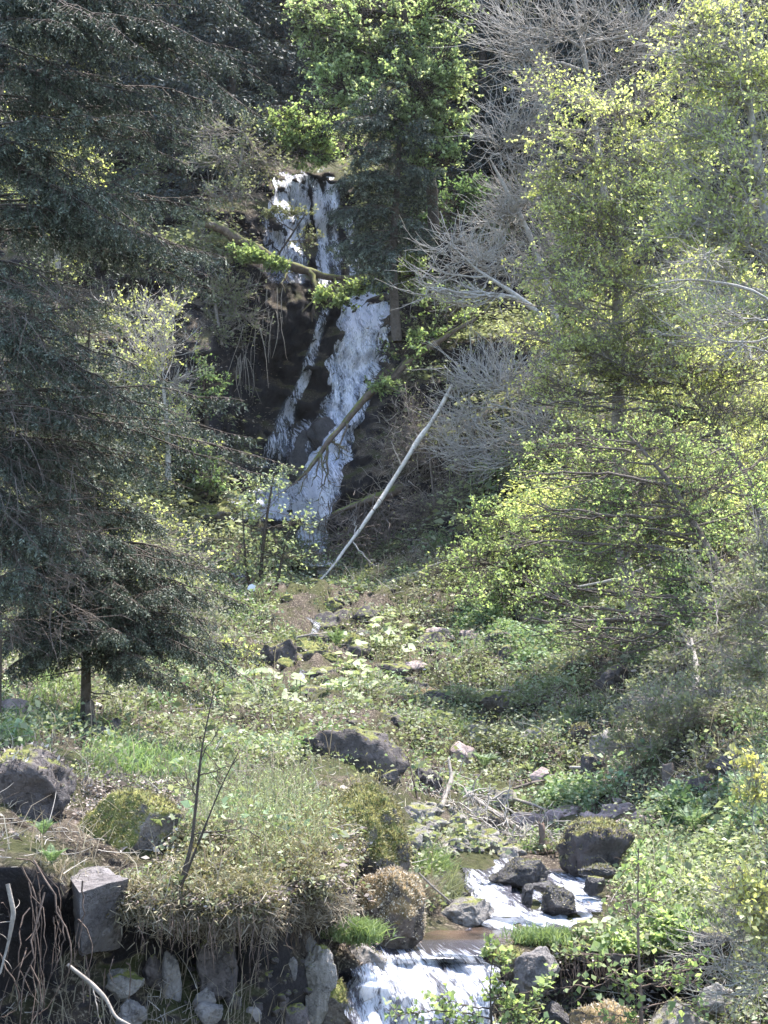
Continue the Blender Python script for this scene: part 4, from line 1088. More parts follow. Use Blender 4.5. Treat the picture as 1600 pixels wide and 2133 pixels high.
# smaller spruce with thin trunk
D2 = 15.0
b2 = W(170, 1512, D2)
rows2 = [(0,380,1300,-.3,80),(0,430,1370,-.1,75),(0,300,1340,-.6,80),(0,350,1250,.2,80),(0,480,1245,-.2,60),(0,60,1260,-.6,90),(0,10,1400,-.2,80),(0,-40,1300,.2,80),(0,90,1370,-.7,70),(0,260,1230,-.8,80),(0,400,1330,.4,70),(0,200,1290,-1.0,80),(0,100,1200,-.5,80),(1090,440,1400,-.2,70),(1080,520,1232,.2,50),(1060,430,1260,.0,70),(1120,330,1420,-.5,70),(1150,250,1400,-.6,60),(1030,300,1180,-.5,70),(1000,280,1110,.2,60),
         (1100,20,1330,-.3,80),(1050,-20,1230,-.4,80),(1000,30,1150,-.3,70),(1150,60,1400,-.2,60),(980,120,1180,-.9,70),(1080,200,1330,-.9,80),(950,200,1060,-.2,50)]
args2 = dict(H=4.6, Rb=1.3, nb=60, seed=2, width=.40, seg=.05, twig=.10, needle=.036, dens=1.0, z0=.34, r_tr=.058)
spruce('small dark spruce on a thin bare trunk, boughs drooping over the left slope', b2, args2, explicit=ex(rows2, 170, D2, b2))
# slim spruce in front of the falls
D3 = 42.0
b3 = W(826, 712, 43.4)
rows3 = [(230,700,260,0,90),(250,740,330,-.5,90),(330,700,380,.0,90),(400,695,450,-.3,85),(460,712,520,0,80),(500,740,560,-.3,70),(420,900,480,0,60),(300,900,370,0,70),(210,890,280,0,70),(480,780,560,-.9,70),(150,770,215,-.3,80)]
args3 = dict(H=10.2, Rb=1.5, nb=110, seed=3, width=.42, seg=.13, twig=.20, needle=.10, dens=.85, z0=.24, r_tr=.17)
spruce('slim dark spruce standing in front of the falls with a straight bare lower trunk', b3, args3, leaf='needle', explicit=ex(rows3, 826, 43.2, b3, (0, 1, 1.3)))

# distant spruces above and beside the falls: two shapes, copied
far_args = dict(H=17.0, Rb=3.4, nb=190, seed=4, width=.42, seg=.26, twig=.34, needle=.19, dens=.75, z0=.08, r_tr=.22)
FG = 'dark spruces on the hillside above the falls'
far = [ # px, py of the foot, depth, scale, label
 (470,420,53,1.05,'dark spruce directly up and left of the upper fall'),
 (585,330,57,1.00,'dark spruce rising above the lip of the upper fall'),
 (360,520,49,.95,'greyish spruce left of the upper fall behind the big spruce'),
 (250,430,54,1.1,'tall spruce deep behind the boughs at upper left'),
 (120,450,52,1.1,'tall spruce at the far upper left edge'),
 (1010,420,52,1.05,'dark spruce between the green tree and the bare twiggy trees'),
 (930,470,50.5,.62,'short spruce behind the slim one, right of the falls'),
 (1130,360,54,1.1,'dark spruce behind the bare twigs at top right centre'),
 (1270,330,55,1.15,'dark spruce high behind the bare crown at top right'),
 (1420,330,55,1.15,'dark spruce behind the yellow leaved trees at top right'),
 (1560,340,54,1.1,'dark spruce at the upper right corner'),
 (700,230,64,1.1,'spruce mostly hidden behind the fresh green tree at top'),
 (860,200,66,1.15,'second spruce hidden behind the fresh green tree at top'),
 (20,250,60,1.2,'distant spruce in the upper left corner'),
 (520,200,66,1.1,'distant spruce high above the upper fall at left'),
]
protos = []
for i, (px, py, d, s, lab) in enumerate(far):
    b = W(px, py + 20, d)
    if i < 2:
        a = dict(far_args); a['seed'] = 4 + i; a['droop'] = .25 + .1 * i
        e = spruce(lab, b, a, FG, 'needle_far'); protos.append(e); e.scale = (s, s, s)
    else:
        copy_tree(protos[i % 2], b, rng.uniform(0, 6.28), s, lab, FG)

def fillb(x0, y0, x1, y1, nx, ny, dt, db, w=1.0, skip=.12, sl=0.0):
    """ragged grid of foliage masses, nearer towards the bottom"""
    o = []
    for j in range(ny):
        for i in range(nx):
            if rng.random() < skip: continue
            sx, sy = (x1 - x0) / nx, (y1 - y0) / ny
            x = x0 + (i + .5 + rng.uniform(-.4, .4)) * sx; y = y0 + (j + .5 + rng.uniform(-.4, .4)) * sy + sl * (x - x0)
            f = (y - y0) / (y1 - y0)
            o.append((x, y, dt + (db - dt) * f + rng.normal() * .35, sx * rng.uniform(.5, .85), sy * rng.uniform(.4, .75), w * rng.uniform(.6, 1.2)))
    return o
# ------------------------------------------------------------------ the individual broadleaf trees
# fresh green tree at the top
broadleaf('beech_tree', 'fresh green leaved tree leaning over the gorge at the top of the picture', 'tree',
    [(905,500,45.5),(900,380,45.5),(880,250,45.5),(850,100,45.5),(830,-80,45.5)], [.2,.18,.15,.1,.05],
    [(700,60,45.0,85,60),(640,30,45.5,45.5,40),(780,120,45.0,90,60),(700,180,44.5,70,40),(860,60,45.5,100,60),(930,20,45.5,60,40),(860,180,44.5,100,55,1.2),(800,230,44.0,80,45,1.2),(930,150,44.5,60,60),(930,260,44.5,45.5,45),(760,20,46.0,90,40),(900,330,44.3,60,30,.7),(660,110,44.9,30,45.5,.6)],
    'twig_dark', 'leaf_beech', .115, 22, 10, 11, .8, tips=.016, rad2=.05, leaf_up=.9)
broadleaf('young_tree', 'bright green bush hanging over the lip of the upper fall', 'bush',
    [(560,330,51),(590,310,50.6),(620,280,50.4)], [.09,.06,.04],
    [(640,290,50,75,35,1.3),(600,245,50,50,30),(680,270,50,45,40),(660,325,49.8,55,18,.8)],
    'twig_dark', 'leaf_fresh', .125, 16, 9, 7, .7, tips=.014, rad2=.05, leaf_up=.9)
broadleaf('shrub', 'olive grey shrub left of the lip of the upper fall', 'bush',
    [(480,420,47),(500,350,47),(510,280,47)], [.09,.06,.04],
    [(500,270,47,70,60),(450,330,46.5,60,50),(540,330,47,50,30),(480,400,46,60,40),(410,260,47.5,50,60)],
    'bark_grey', 'leaf_olive', .10, 14, 8, 4, .8, tips=.013, leaf_up=.8)
# leaves over the fall centre and along the mossy tree
broadleaf('shrub', 'small leafy shrub dangling in front of the upper fall', 'bush',
    [(560,560,45.6),(600,500,45.8),(640,440,46)], [.05,.03,.02],
    [(600,440,46,45,14,.6),(650,500,46,30,28,.8),(560,450,45.8,25,20,.4)], 'twig_dark', 'leaf_olive', .09, 12, 8, 5, .4, tips=.009)
broadleaf('fern_clump', 'yellow green leafy growth riding on the mossy fallen tree', 'plant',
    [(500,515,45.2),(530,530,45.2),(590,548,45.4)], [.05,.05,.03],
    [(500,525,45,35,18),(545,540,45,45,16),(590,552,45.2,25,10,.6)], 'mossy_bark', 'leaf_fresh', .08, 14, 9, 7, .3, tips=.008)
broadleaf('rowan_bush', 'bright green branch tips spreading over the lip of the lower fall', 'bush',
    [(900,560,44.6),(830,580,44.6),(760,600,44.6),(700,620,44.6)], [.05,.05,.04,.02],
    [(690,622,44.4,40,20),(740,600,44.5,50,14),(790,590,44.5,45,14),(840,570,44.5,40,20),(870,545,44.5,30,20,.6)], 'twig_dark', 'leaf_fresh', .11, 12, 8, 7, .4, tips=.01, leaf_up=.9)
broadleaf('rowan_bush', 'green branch sprays over the dark rocks right of the lower fall', 'bush',
    [(1010,650,44),(930,690,43.8),(860,730,43.4),(800,800,43)], [.06,.06,.04,.02],
    [(950,650,43.8,60,25),(880,690,43.6,50,22),(840,730,43.2,45,18),(820,790,42.8,45,22),(900,620,44,40,20,.7),(790,805,42.7,30,10,.5)], 'twig_dark', 'leaf_fresh', .10, 11, 8, 6, .5, tips=.01, leaf_up=.9)
broadleaf('young_tree', 'mid green shrub between the bare twigs right of the falls', 'bush',
    [(960,560,47),(955,480,47),(950,420,47)], [.08,.06,.03],
    [(950,420,46.8,55,40,1.3),(900,470,46.6,30,25,.7),(990,390,47,35,30,.6)], 'twig_dark', 'leaf_green', .115, 15, 9, 7, .6, tips=.012)
# bare twiggy trees
BT = dict(nleaf=0, tips=.016, upcurve=.35)
broadleaf('bare_tree', 'leafless grey crown of arching twigs at the top right', 'tree',
    [(1260,420,44),(1240,260,44),(1215,100,44),(1190,-40,44)], [.11,.09,.07,.04],
    [(1100,60,43.5,120,60,1.3),(1230,40,43.5,110,60,1.2),(1350,80,44,100,70,1.2),(1150,170,43.5,110,60,1.2),(1300,150,44,80,60),(1450,50,44,110,60,1.1),(1060,110,43.5,70,70)],
    'bark_pale', None, nsub=13, ntw=7, twl=1.8, bare=.8, rad2=.05, **BT)
broadleaf('bare_tree', 'dense leafless grey tree right of the falls with many fine twigs', 'tree',
    [(1165,690,43),(1140,600,43),(1100,480,43),(1020,330,43)], [.13,.11,.08,.03],
    [(1060,300,43,60,80,1.2),(1100,400,43,80,70,1.5),(1040,450,43,60,60,1.2),(1130,520,43,60,50),(1020,530,42.5,60,50),(1110,250,43,60,60)],
    'bark_pale', None, nsub=13, ntw=8, twl=1.4, bare=.8, rad2=.05, **BT)
broadleaf('bare_tree', 'pale leafless branches fanning left toward the lower fall', 'tree',
    [(1160,700,41),(1120,650,41),(1060,605,41),(990,560,41),(930,500,41)], [.10,.085,.06,.04,.02],
    [(940,500,41,55,50,.9),(900,560,40.8,55,40,.9),(960,610,40.8,80,30,1.0),(890,600,40.5,45,25,.7),(1000,540,41,60,40,1)],
    'bark_pale', None, nsub=9, ntw=5, twl=1.1, bare=.5, rad2=.06, **BT)
broadleaf('bare_bush', 'leafless grey bush tumbling over the slope right of the white birch', 'bush',
    [(1230,880,39.6),(1160,880,39.6),(1090,860,39.6),(1020,840,39.6)], [.06,.05,.04,.02],
    [(1060,800,39.6,90,60,1.2),(1000,760,40.6,80,50,1),(1130,900,39,90,60,1.4),(1060,960,39,110,60,1.4),(960,850,40.6,70,60,1),(1170,820,39.6,70,60,1),(980,940,39.6,70,60)],
    'bark_pale', None, nsub=14, ntw=8, twl=1.2, bare=.9, rad2=.04, **BT)
broadleaf('bare_bush', 'brown leafless brush under the white birch on the slope', 'bush',
    [(910,1130,39.8),(905,1050,39.8),(895,950,39.8)], [.05,.04,.03],
    [(880,960,41.4,70,70,1.2),(900,1060,39.6,70,60,1.2),(830,930,42,50,50),(960,1040,39,60,60),(850,860,42.4,50,60)],
    'bark_dead', 'leaf_olive', .05, 14, 11, 1.2, .9, bare=1.0, tips=.011, rad2=.04)
# yellow green trees filling the right
YG = 'spring leafed trees on the right slope'
broadleaf('alder_tree', 'tall yellow green leafing tree rising in the right half of the picture', 'tree',
    [(1332,1345,27.5),(1315,1250,27.6),(1300,1190,27.7),(1290,1000,28),(1285,700,28.4),(1290,400,28.6),(1300,230,28.8)], [.15,.14,.13,.11,.09,.06,.03],
    [(1280,230,28.5,80,65,1.1),(1210,330,28.3,55,60),(1320,330,28.3,90,60,1.3),(1240,440,28,90,60,1.3),(1180,500,28,60,50),(1340,470,28,80,70,1.2),(1250,570,28,100,60,1.3),(1170,440,28,45,30,.7),(1340,600,27.8,80,60),(1210,680,27.6,100,45),(1130,620,28,60,45,.8),(1140,400,28.5,50,50,.8),(1160,540,28,60,50,.9),(1300,740,27.6,110,45,1.1),(1400,680,27.6,80,50),(1390,360,28.8,60,70,1),(1120,690,28,70,25,.7)]+fillb(1110,170,1480,800,5,9,29.2,27.2,.6),
    'bark_grey', 'leaf_yellow', .062, 12, 8, 8, .7, group=YG, tips=.009, rad2=.03, leaf_up=.7)
broadleaf('alder_tree', 'pale branched leafing tree at the right edge of the picture', 'tree',
    [(1680,1420,21),(1660,1100,21),(1640,800,21.2),(1600,500,21.5),(1560,200,21.8),(1540,0,22)], [.13,.12,.1,.08,.06,.03],
    [(1520,180,21.5,80,90,1.2),(1430,260,21.8,70,70),(1560,330,21,70,80,1.2),(1450,400,21.3,80,70),(1540,500,21,80,70,1.1),(1460,560,21,80,60),(1590,90,22,60,90,.8),(1400,130,22.5,60,50,.6),(1580,640,20.8,60,60)]+fillb(1380,-20,1640,700,3,9,22.2,20.8,.8),
    'bark_pale', 'leaf_yellow', .06, 14, 9, 5, .55, group=YG, tips=.007, rad2=.035, leaf_up=.7)
broadleaf('alder_tree', 'arching bare looking pale limbs reaching left from the right edge', 'tree',
    [(1700,1300,19),(1690,900,19),(1660,700,19),(1600,610,19),(1520,590,19.2),(1430,575,19.4),(1340,600,19.6)], [.09,.08,.06,.035,.025,.018,.008],
    [(1430,590,19.4,80,50,1.2),(1500,650,19.2,80,50),(1480,520,19.3,60,40,.8),(1400,680,19.4,70,50),(1540,720,19,60,50)],
    'bark_pale', 'leaf_yellow', .05, 8, 6, 2, .55, group=YG, bare=.6, tips=.006, rad2=.03)
broadleaf('alder_tree', 'mid green feathery tree low on the right slope', 'tree',
    [(1590,1400,22.5),(1530,1250,23),(1450,1100,23.5),(1380,980,24),(1300,900,24.5)], [.09,.08,.06,.04,.02],
    [(1330,1000,24,120,60,1.0),(1230,960,24.5,90,40),(1400,930,24,90,60,1.2),(1200,1040,24.5,90,45,1.1),(1280,1100,24,110,60,1.4),(1410,1060,23.5,80,80,1.1),(1180,1120,24.5,80,50),(1300,1170,24,80,35,.8),(1480,1000,23,70,70)]+fillb(1060,880,1640,1330,8,6,25.2,22.0,.5),
    'bark_dead', 'leaf_fresh', .052, 11, 8, 8, .6, group=YG, tips=.007, rad2=.03, leaf_up=.8)
broadleaf('alder_tree', 'grass green leafing crown between the two yellow ones at right', 'tree',
    [(1640,1250,26),(1560,1000,27),(1470,860,27.5),(1400,780,28)], [.1,.08,.05,.03],
    [(1350,790,28,100,45,1.3),(1250,760,28.3,80,40,.9),(1450,760,27.5,90,60,1.2),(1530,850,27,80,70,1.2),(1420,860,27.5,90,50,1.1),(1560,720,27,60,50),(1180,740,28.5,60,35,.6),(1320,880,28,70,30,.6)]+fillb(1100,640,1640,940,7,5,28.8,26.8,.6),
    'bark_dead', 'leaf_yellow', .058, 12, 8, 7, .65, group=YG, tips=.008, rad2=.03, leaf_up=.8)
broadleaf('alder_tree', 'olive leaved branches sweeping up from the right edge above the yellow bush', 'tree',
    [(1720,1500,16),(1640,1350,16),(1600,1290,16),(1500,1310,16.3),(1400,1370,16.6)], [.05,.04,.02,.015,.006],
    [(1510,1330,16.3,80,40,.8),(1420,1385,16.6,60,22,.5),(1570,1250,16,60,60,1.1),(1540,1400,15.9,80,50,1.1),(1590,1130,16.5,50,80,.9),(1480,1200,17,60,50,.8)]+fillb(1520,1080,1640,1420,2,4,16.6,15.8,.5),
    'bark_grey', 'leaf_olive', .048, 14, 9, 5, .38, group=YG, tips=.005, rad2=.018, leaf_up=.7)
broadleaf('spruce_sapling', 'deep green bushy sapling in the shade of the right slope', 'bush',
    [(1440,1260,25),(1435,1200,25),(1430,1100,25)], [.06,.05,.02], [(1440,1180,25,50,60,1.4),(1400,1230,25,40,30,.7),(1470,1080,25.5,50,60,1)],
    'twig_dark', 'leaf_green', .07, 16, 10, 7, .45, tips=.008)
broadleaf('golden_bush', 'golden yellow leaved bush at the lower right edge', 'bush',
    [(1700,2000,9.4),(1650,1880,9.4),(1610,1800,9.4)], [.03,.025,.012],
    [(1560,1860,9.3,60,45,1.3),(1590,1940,9.2,35,60,1.0),(1600,1620,9.6,35,45,.8),(1560,1590,9.6,50,25,.6),(1520,1850,9.5,40,30,.6)],
    'bark_grey', 'leaf_gold', .042, 12, 9, 5, .22, tips=.0032, rad2=.012)
broadleaf('bare_bush', 'tangle of leafless grey branches reaching in at the lower right edge', 'bush',
    [(1720,2060,9.2),(1650,2020,9.2),(1600,1990,9.2),(1540,1970,9.3)], [.02,.016,.01,.005],
    [(1500,1950,9.4,80,35,1.0),(1540,2030,9.2,80,50,1.1),(1470,1990,9.4,70,30,.7),(1560,1920,9.3,60,30,.7),(1480,2080,9.2,80,40,.6)],
    'bark_pale', 'leaf_olive', .03, 9, 6, .25, .35, tips=.0035, rad2=.012, bare=.5)
broadleaf('sapling', 'slender brown stemmed sapling with round fresh leaves at lower right', 'sapling',
    [(1338,2200,9.0),(1334,2060,9.05),(1330,1950,9.1),(1330,1850,9.15),(1332,1740,9.2)], [.013,.011,.009,.006,.003],
    [(1250,2040,9.0,70,25,.5),(1400,2040,9.0,80,25,.5),(1260,2110,8.9,70,25,.4),(1360,1870,9.1,40,50,.5),(1300,1900,9.1,30,40,.3),(1330,1790,9.2,25,50,.35),(1450,2010,9.0,60,20,.35),(1220,1990,9,40,25,.3),(1430,2090,9,60,20,.3)],
    'bark_brown', 'leaf_fresh', .045, 11, 5, 2.4, .16, tips=.0035, rad2=.010, aspect=.8, leaf_up=.9)
broadleaf('sapling', 'round leaved twigs standing in front of the right side of the lower cascade', 'sapling',
    [(1030,2260,8.2),(1025,2150,8.25),(1020,2050,8.3),(1030,1960,8.3)], [.010,.008,.005,.002],
    [(1030,2000,8.3,22,50,.5),(1040,2080,8.3,40,50,.6),(1100,2100,8.3,50,40,.6),(900,2080,8.3,40,50,.35),(980,2120,8.2,60,20,.5),(1160,2060,8.4,50,25,.3),(830,2120,8.2,50,25,.2)],
    'twig_dark', 'leaf_fresh', .040, 10, 5, 3.2, .13, tips=.0028, rad2=.008, aspect=.85, leaf_up=.9)
broadleaf('sapling', 'leafless dark two stemmed sapling rising from the lit mossy bank at left', 'sapling',
    [(372,1862,9.2),(400,1760,9.25),(410,1660,9.3),(420,1560,9.35),(450,1420,9.4)], [.014,.012,.009,.006,.003],
    [(430,1560,9.35,40,60,.3),(520,1730,9.3,60,30,.3),(400,1650,9.3,40,60,.3),(480,1600,9.3,40,60,.3)],
    'twig_dark', 'leaf_olive', .03, 6, 3, .4, .2, tips=.0032, rad2=.01, extra_stems=[[(372,1860,9.15),(420,1740,9.1),(460,1640,9.1),(500,1560,9.1)]])
# light leaved sapling at the foot of the falls and bushes on the left
broadleaf('sapling', 'pale green leafing sapling in front of the foot of the falls', 'sapling',
    [(540,1225,35),(548,1130,35),(560,1050,35),(572,975,35)], [.06,.05,.03,.012],
    [(575,990,35,30,28,.5),(520,1010,35,40,20,.5),(560,1060,35,80,30,.6),(620,1090,35,40,30,.4),(520,1120,35,80,35,.7),(600,1150,35,70,28,.7),(480,1170,35,60,30,.8),(540,1200,35,70,25,.7)],
    'twig_dark', 'leaf_pale', .095, 9, 7, 3, .5, tips=.009, extra_stems=[[(575,1228,35),(590,1150,35),(610,1080,35)],[(520,1228,35),(510,1150,35),(505,1060,35)]], leaf_up=.9)
LB = 'leafy bushes on the left slope'
broadleaf('hazel_bush', 'yellow olive hazel bush below the middle boughs of the big spruce', 'bush',
    [(230,1240,29),(220,1150,29.5),(200,1080,30)], [.06,.05,.03],
    [(120,1060,30,100,50,1.2),(240,1080,30,100,50,1.3),(330,1120,30,90,45,1.2),(200,1150,29,110,45,1.2),(400,1170,31,80,40,1),(320,1210,29,80,30,.8),(60,1010,30,60,40,.8)],
    'bark_grey', 'leaf_yellow', .07, 15, 9, 4.5, .6, group=LB, bare=.4, tips=.008)
broadleaf('hazel_bush', 'pale leaved bush on the cliff left of the dark hollow', 'bush',
    [(350,1000,40),(350,900,40),(340,800,40)], [.09,.07,.04],
    [(330,700,41,70,60,1.1),(360,800,40.5,70,60,1.2),(300,880,40,80,50,1.1),(380,900,40.5,50,50,.9),(280,760,41,60,60,1),(250,650,42,80,50,1),(340,620,42.5,60,40,.8)],
    'bark_pale', 'leaf_yellow', .085, 15, 9, 4.5, .8, group=LB, bare=.4, tips=.010)
broadleaf('hazel_bush', 'deep green ivy like bush clinging beside the dark hollow', 'bush',
    [(430,900,43),(430,850,43),(430,780,43)], [.08,.06,.03], [(430,800,42.6,40,70,1.1),(410,980,41.6,50,50,1),(440,1010,41.2,40,30,.8)],
    'twig_dark', 'leaf_green', .09, 14, 9, 7, .5, group=LB, tips=.01)
broadleaf('hazel_bush', 'olive bush seen through the gap in the upper spruce boughs', 'bush',
    [(120,620,44),(120,500,44),(110,380,44)], [.12,.1,.05], [(90,300,44,80,80,1.2),(60,420,44,70,70,1),(150,350,44,60,60,1),(30,250,44,50,60,.8),(100,600,43,80,70,1.1),(180,700,42.5,80,60,1),(80,850,40,90,60,1)],
    'bark_grey', 'leaf_yellow', .11, 12, 9, 5, 1.0, group=LB, tips=.012)
broadleaf('hazel_bush', 'grey olive shrub on the cliff below the mossy fallen tree', 'bush',
    [(460,720,44.6),(450,650,44.8),(440,580,45)], [.08,.06,.04],
    [(430,560,45,60,40,1.1),(480,610,44.8,60,35,1.1),(400,640,44.8,60,50,1.1),(450,700,44.4,60,50,1),(520,650,45,50,40,.9),(380,500,45.5,60,50,1)],
    'bark_grey', 'leaf_olive', .085, 14, 9, 4, .7, group=LB, bare=.6, tips=.011)
broadleaf('yellow_bush', 'yellowish low bush just left of the black cave boulder', 'bush',
    [(470,1440,24.5),(475,1400,24.5),(480,1360,24.5)], [.03,.025,.012], [(490,1370,24.4,45,35,1.1),(440,1400,24.6,50,30,1),(520,1410,24.2,35,30,.8)],
    'twig_dark', 'leaf_yellow', .06, 12, 8, 5, .3, group=LB, tips=.006)
broadleaf('olive_bush', 'straggling olive bush on the right slope above the stream', 'bush',
    [(1385,1680,17.6),(1365,1620,17.8),(1355,1540,18)], [.035,.03,.012], [(1350,1480,18.2,80,40,1.1),(1420,1530,18,80,40,1.1),(1300,1550,18.2,60,30,.8),(1480,1480,17.8,70,40,1),(1400,1430,18.6,80,35,.9),(1500,1580,17,60,30,.7)],
    'bark_grey', 'leaf_olive', .055, 13, 8, 4.5, .4, tips=.005, bare=.4)

broadleaf('hazel_bush', 'pale olive thicket behind the small spruce on the left slope', 'bush',
    [(300,1390,26),(290,1320,26),(280,1250,26)], [.05,.04,.02], [(150,1260,26,110,50,1.2),(300,1300,26,90,40,1.1),(60,1330,25,80,50,1),(380,1360,25.5,70,35,1),(230,1400,25,90,30,1),(420,1290,27,60,30,.8)]+fillb(0,1210,480,1420,6,3,27,24.5,.7),
    'bark_grey', 'leaf_olive', .06, 14, 9, 4.5, .5, group=LB, tips=.006)
broadleaf('hazel_bush', 'grey green thicket at the left behind the big spruce', 'bush',
    [(60,1000,36),(50,900,36),(60,780,36)], [.09,.07,.03], [(60,760,36,100,80,1.2),(180,860,36,90,60,1.2),(40,920,35,90,60,1.1),(240,950,36,70,50,1),(200,760,37,80,60,1)],
    'bark_grey', 'leaf_olive', .09, 14, 9, 4.5, .8, group=LB, tips=.009)
SB = 'thickets filling the right slope'
broadleaf('thicket', 'olive thicket behind the grass green crown at right', 'bush',
    [(1500,1000,33),(1480,900,33.5),(1450,820,34)], [.09,.07,.04], [(1400,680,35,110,60,1.2),(1530,760,34,90,70,1.2),(1300,860,35,100,50,1.1),(1450,980,32,110,60,1.2),(1570,960,31,70,80,1.1),(1560,600,36,70,70,1),(1560,1080,29,60,60,1)]+fillb(1200,560,1640,1120,5,7,36,30,.8),
    'bark_grey', 'leaf_yellow', .075, 16, 9, 4.5, .8, group=SB, tips=.009)
broadleaf('thicket', 'light green low thicket in the middle of the slope left of the feathery tree', 'bush',
    [(1080,1220,32),(1070,1150,32),(1060,1090,32)], [.06,.05,.02], [(1040,1090,32.5,60,40,1.1),(1000,1150,32.5,70,35,1.1),(1100,1180,31.5,80,40,1.2),(930,1180,33.5,60,30,.9),(1190,1200,30,80,40,1.1),(1080,1240,31,90,25,1)]+fillb(960,1060,1270,1250,5,3,32.5,29.5,.5),
    'twig_dark', 'leaf_fresh', .065, 14, 9, 5, .4, group=SB, tips=.006)
broadleaf('thicket', 'grey olive thicket between the brown trunk and the right edge', 'bush',
    [(1450,1440,20),(1450,1380,20.5),(1440,1330,21)], [.05,.04,.02], [(1440,1345,21.5,70,30,.6),(1500,1440,19,90,50,1.0),(1580,1480,17.5,60,50,1),(1360,1450,20,90,35,1)]+fillb(1440,1330,1640,1520,3,3,20,18,.5),
    'bark_grey', 'leaf_olive', .052, 14, 9, 4.5, .4, group=SB, tips=.005)

# hanging roots and vines
def hanging(name, label, cat, rows, n, rad, mat, group=None, length=1.0, kink=.05):
    A = []; 
    g = Geo(); o0 = None
    for (px, py, d, spreadx, ly) in rows:
        a = W(px, py, d) + rng.normal(size=(n, 3)) * np.array([spreadx * PX * d, .05, .05])
        L = ly * PX * d * rng.uniform(.4, 1.1, n)
        b = a + np.stack([rng.normal(size=n) * .12 * L, rng.normal(size=n) * .05 * L, -L], -1)
        P = bez(a, (a + b) / 2 + rng.normal(size=(n, 3)) * (kink * 2.5 * L)[:, None], b, 12, kink * .10)
        tubes(P, np.linspace(1, .35, 12)[None] * (rad * rng.uniform(.4, 1.2, n))[:, None], 4, g)
        if o0 is None: o0 = W(px, py, d)
    return tag(g.build(name, M[mat], None, o0), label, cat, group, kind='stuff')
hanging('hanging_roots', 'pale thin roots dangling over the dark hollow left of the falls', 'roots', [(540,600,45.2,30,90),(520,680,45,20,160),(560,650,45.4,20,110),(505,740,44.8,10,110)], 8, .016, 'bark_grey')
hanging('hanging_roots', 'brown roots and dead stems trailing down the shaded earth at lower left', 'roots', [(20,1800,8.55,40,300),(80,1850,8.6,40,300),(140,1900,8.7,40,200),(60,1980,8.5,60,220),(200,2000,8.9,50,140)], 6, .006, 'root', kink=.12)
hanging('hanging_roots', 'red brown roots hanging from the bank beside the orange mossed boulder', 'roots', [(595,1870,9.95,22,110),(625,1880,10.1,16,90),(660,1880,10.3,22,90)], 45, .004, 'root')
hanging('hanging_roots', 'roots and dry grass hanging from the lip of the left bank', 'roots', [(330,1915,8.85,40,70),(420,1915,8.8,40,90),(500,1918,8.85,40,110),(550,1925,9.0,22,130)], 13, .003, 'root', kink=.1)
hanging('hanging_roots', 'thin roots hanging below the turf on the right bank', 'roots', [(1150,2000,10.9,50,60),(1250,2010,10.9,50,50),(1400,2010,11.0,60,50)], 40, .0035, 'root')
log('bare_root', 'long curved pale root snaking down the shaded earth at lower left', 'root', [(140,2010,8.5),(190,2050,8.5),(220,2080,8.5),(240,2120,8.45),(300,2150,8.4)], [.010,.012,.011,.008], 'bark_grey', [(.3,215,2140,8.4,.005)], 3, .15, .003, seed=21)
log('bare_root', 'twisted root running down the left edge of the shaded earth', 'root', [(15,1840,8.2),(28,1900,8.2),(18,1960,8.2),(0,2030,8.15)], [.012,.012,.010,.006], 'bark_grey', [], 4, .2, .003, seed=22)
log('dead_branch', 'thin white stick angled down beside the pale slab by the rapids', 'branch', [(872,1818,11.6),(905,1850,11.7),(940,1880,11.9)], [.009,.009,.007], 'bark_grey', [], 2, .1, .003, seed=23)

# ------------------------------------------------------------------ ground vegetation
def scatter(n, boxes=None, dexp=1.0, x0=-200, x1=1800, y0=1120, y1=2250, mask=None, minup=0.15):
    """random ground points: photo-space sample weighted by depth, all on the ground sheet"""
    if boxes is None:
        px = rng.uniform(x0, x1, n * 3); py = rng.uniform(y0, y1, n * 3)
    else:
        k = rng.choice(len(boxes), n * 3, p=np.array([b[2] * b[3] for b in boxes], float) / sum(b[2] * b[3] for b in boxes))
        b = np.array([bb[:4] for bb in boxes], float)[k]; u = rdir(n * 3)[:, :2] * rng.random(n * 3)[:, None] ** .3
        px = b[:, 0] + u[:, 0] * b[:, 2]; py = b[:, 1] + u[:, 1] * b[:, 3]
    P = G(px, py); N = GNor(px, py); d = GD(px, py)
    ok = rng.random(len(px)) < (d / d.max()) ** dexp
    ok &= N[:, 2] > minup
    # keep clear of the water
    wet = (((px > 860) & (px < 1270) & (py > 1790) & (py < 1995)) & (np.abs(px - 1080) < 190)) | ((px > 735) & (px < 1035) & (py > 1975))
    wet |= (np.hypot((px - 940) / 120, (py - 1950) / 45) < 1)
    wet |= (np.hypot((px - 1080) / 270, (py - 1722) / 55) < 1) & (rng.random(len(px)) < .8)
    wet |= (np.abs(px - (650 + 30 * np.sin(py * .02))) < 60) & (py > 1215) & (py < 1450) & (rng.random(len(px)) < .75)
    wet |= (np.hypot((px - 930) / 110, (py - 1640) / 60) < 1) & (rng.random(len(px)) < .6)
    for (bx0, by0, bx1, by1) in BOX:
        wet |= (rng.random(len(px)) < .7) & (px > bx0 + 3) & (px < bx1 - 3) & (py > by0) & (py < by1 + .04 * (by1 - by0)) & (py > 1150)
    ok &= ~wet
    if mask is not None: ok &= mask(P, px, py) 
    P, N, d = P[ok][:n], N[ok][:n], d[ok][:n]
    return P, N, d

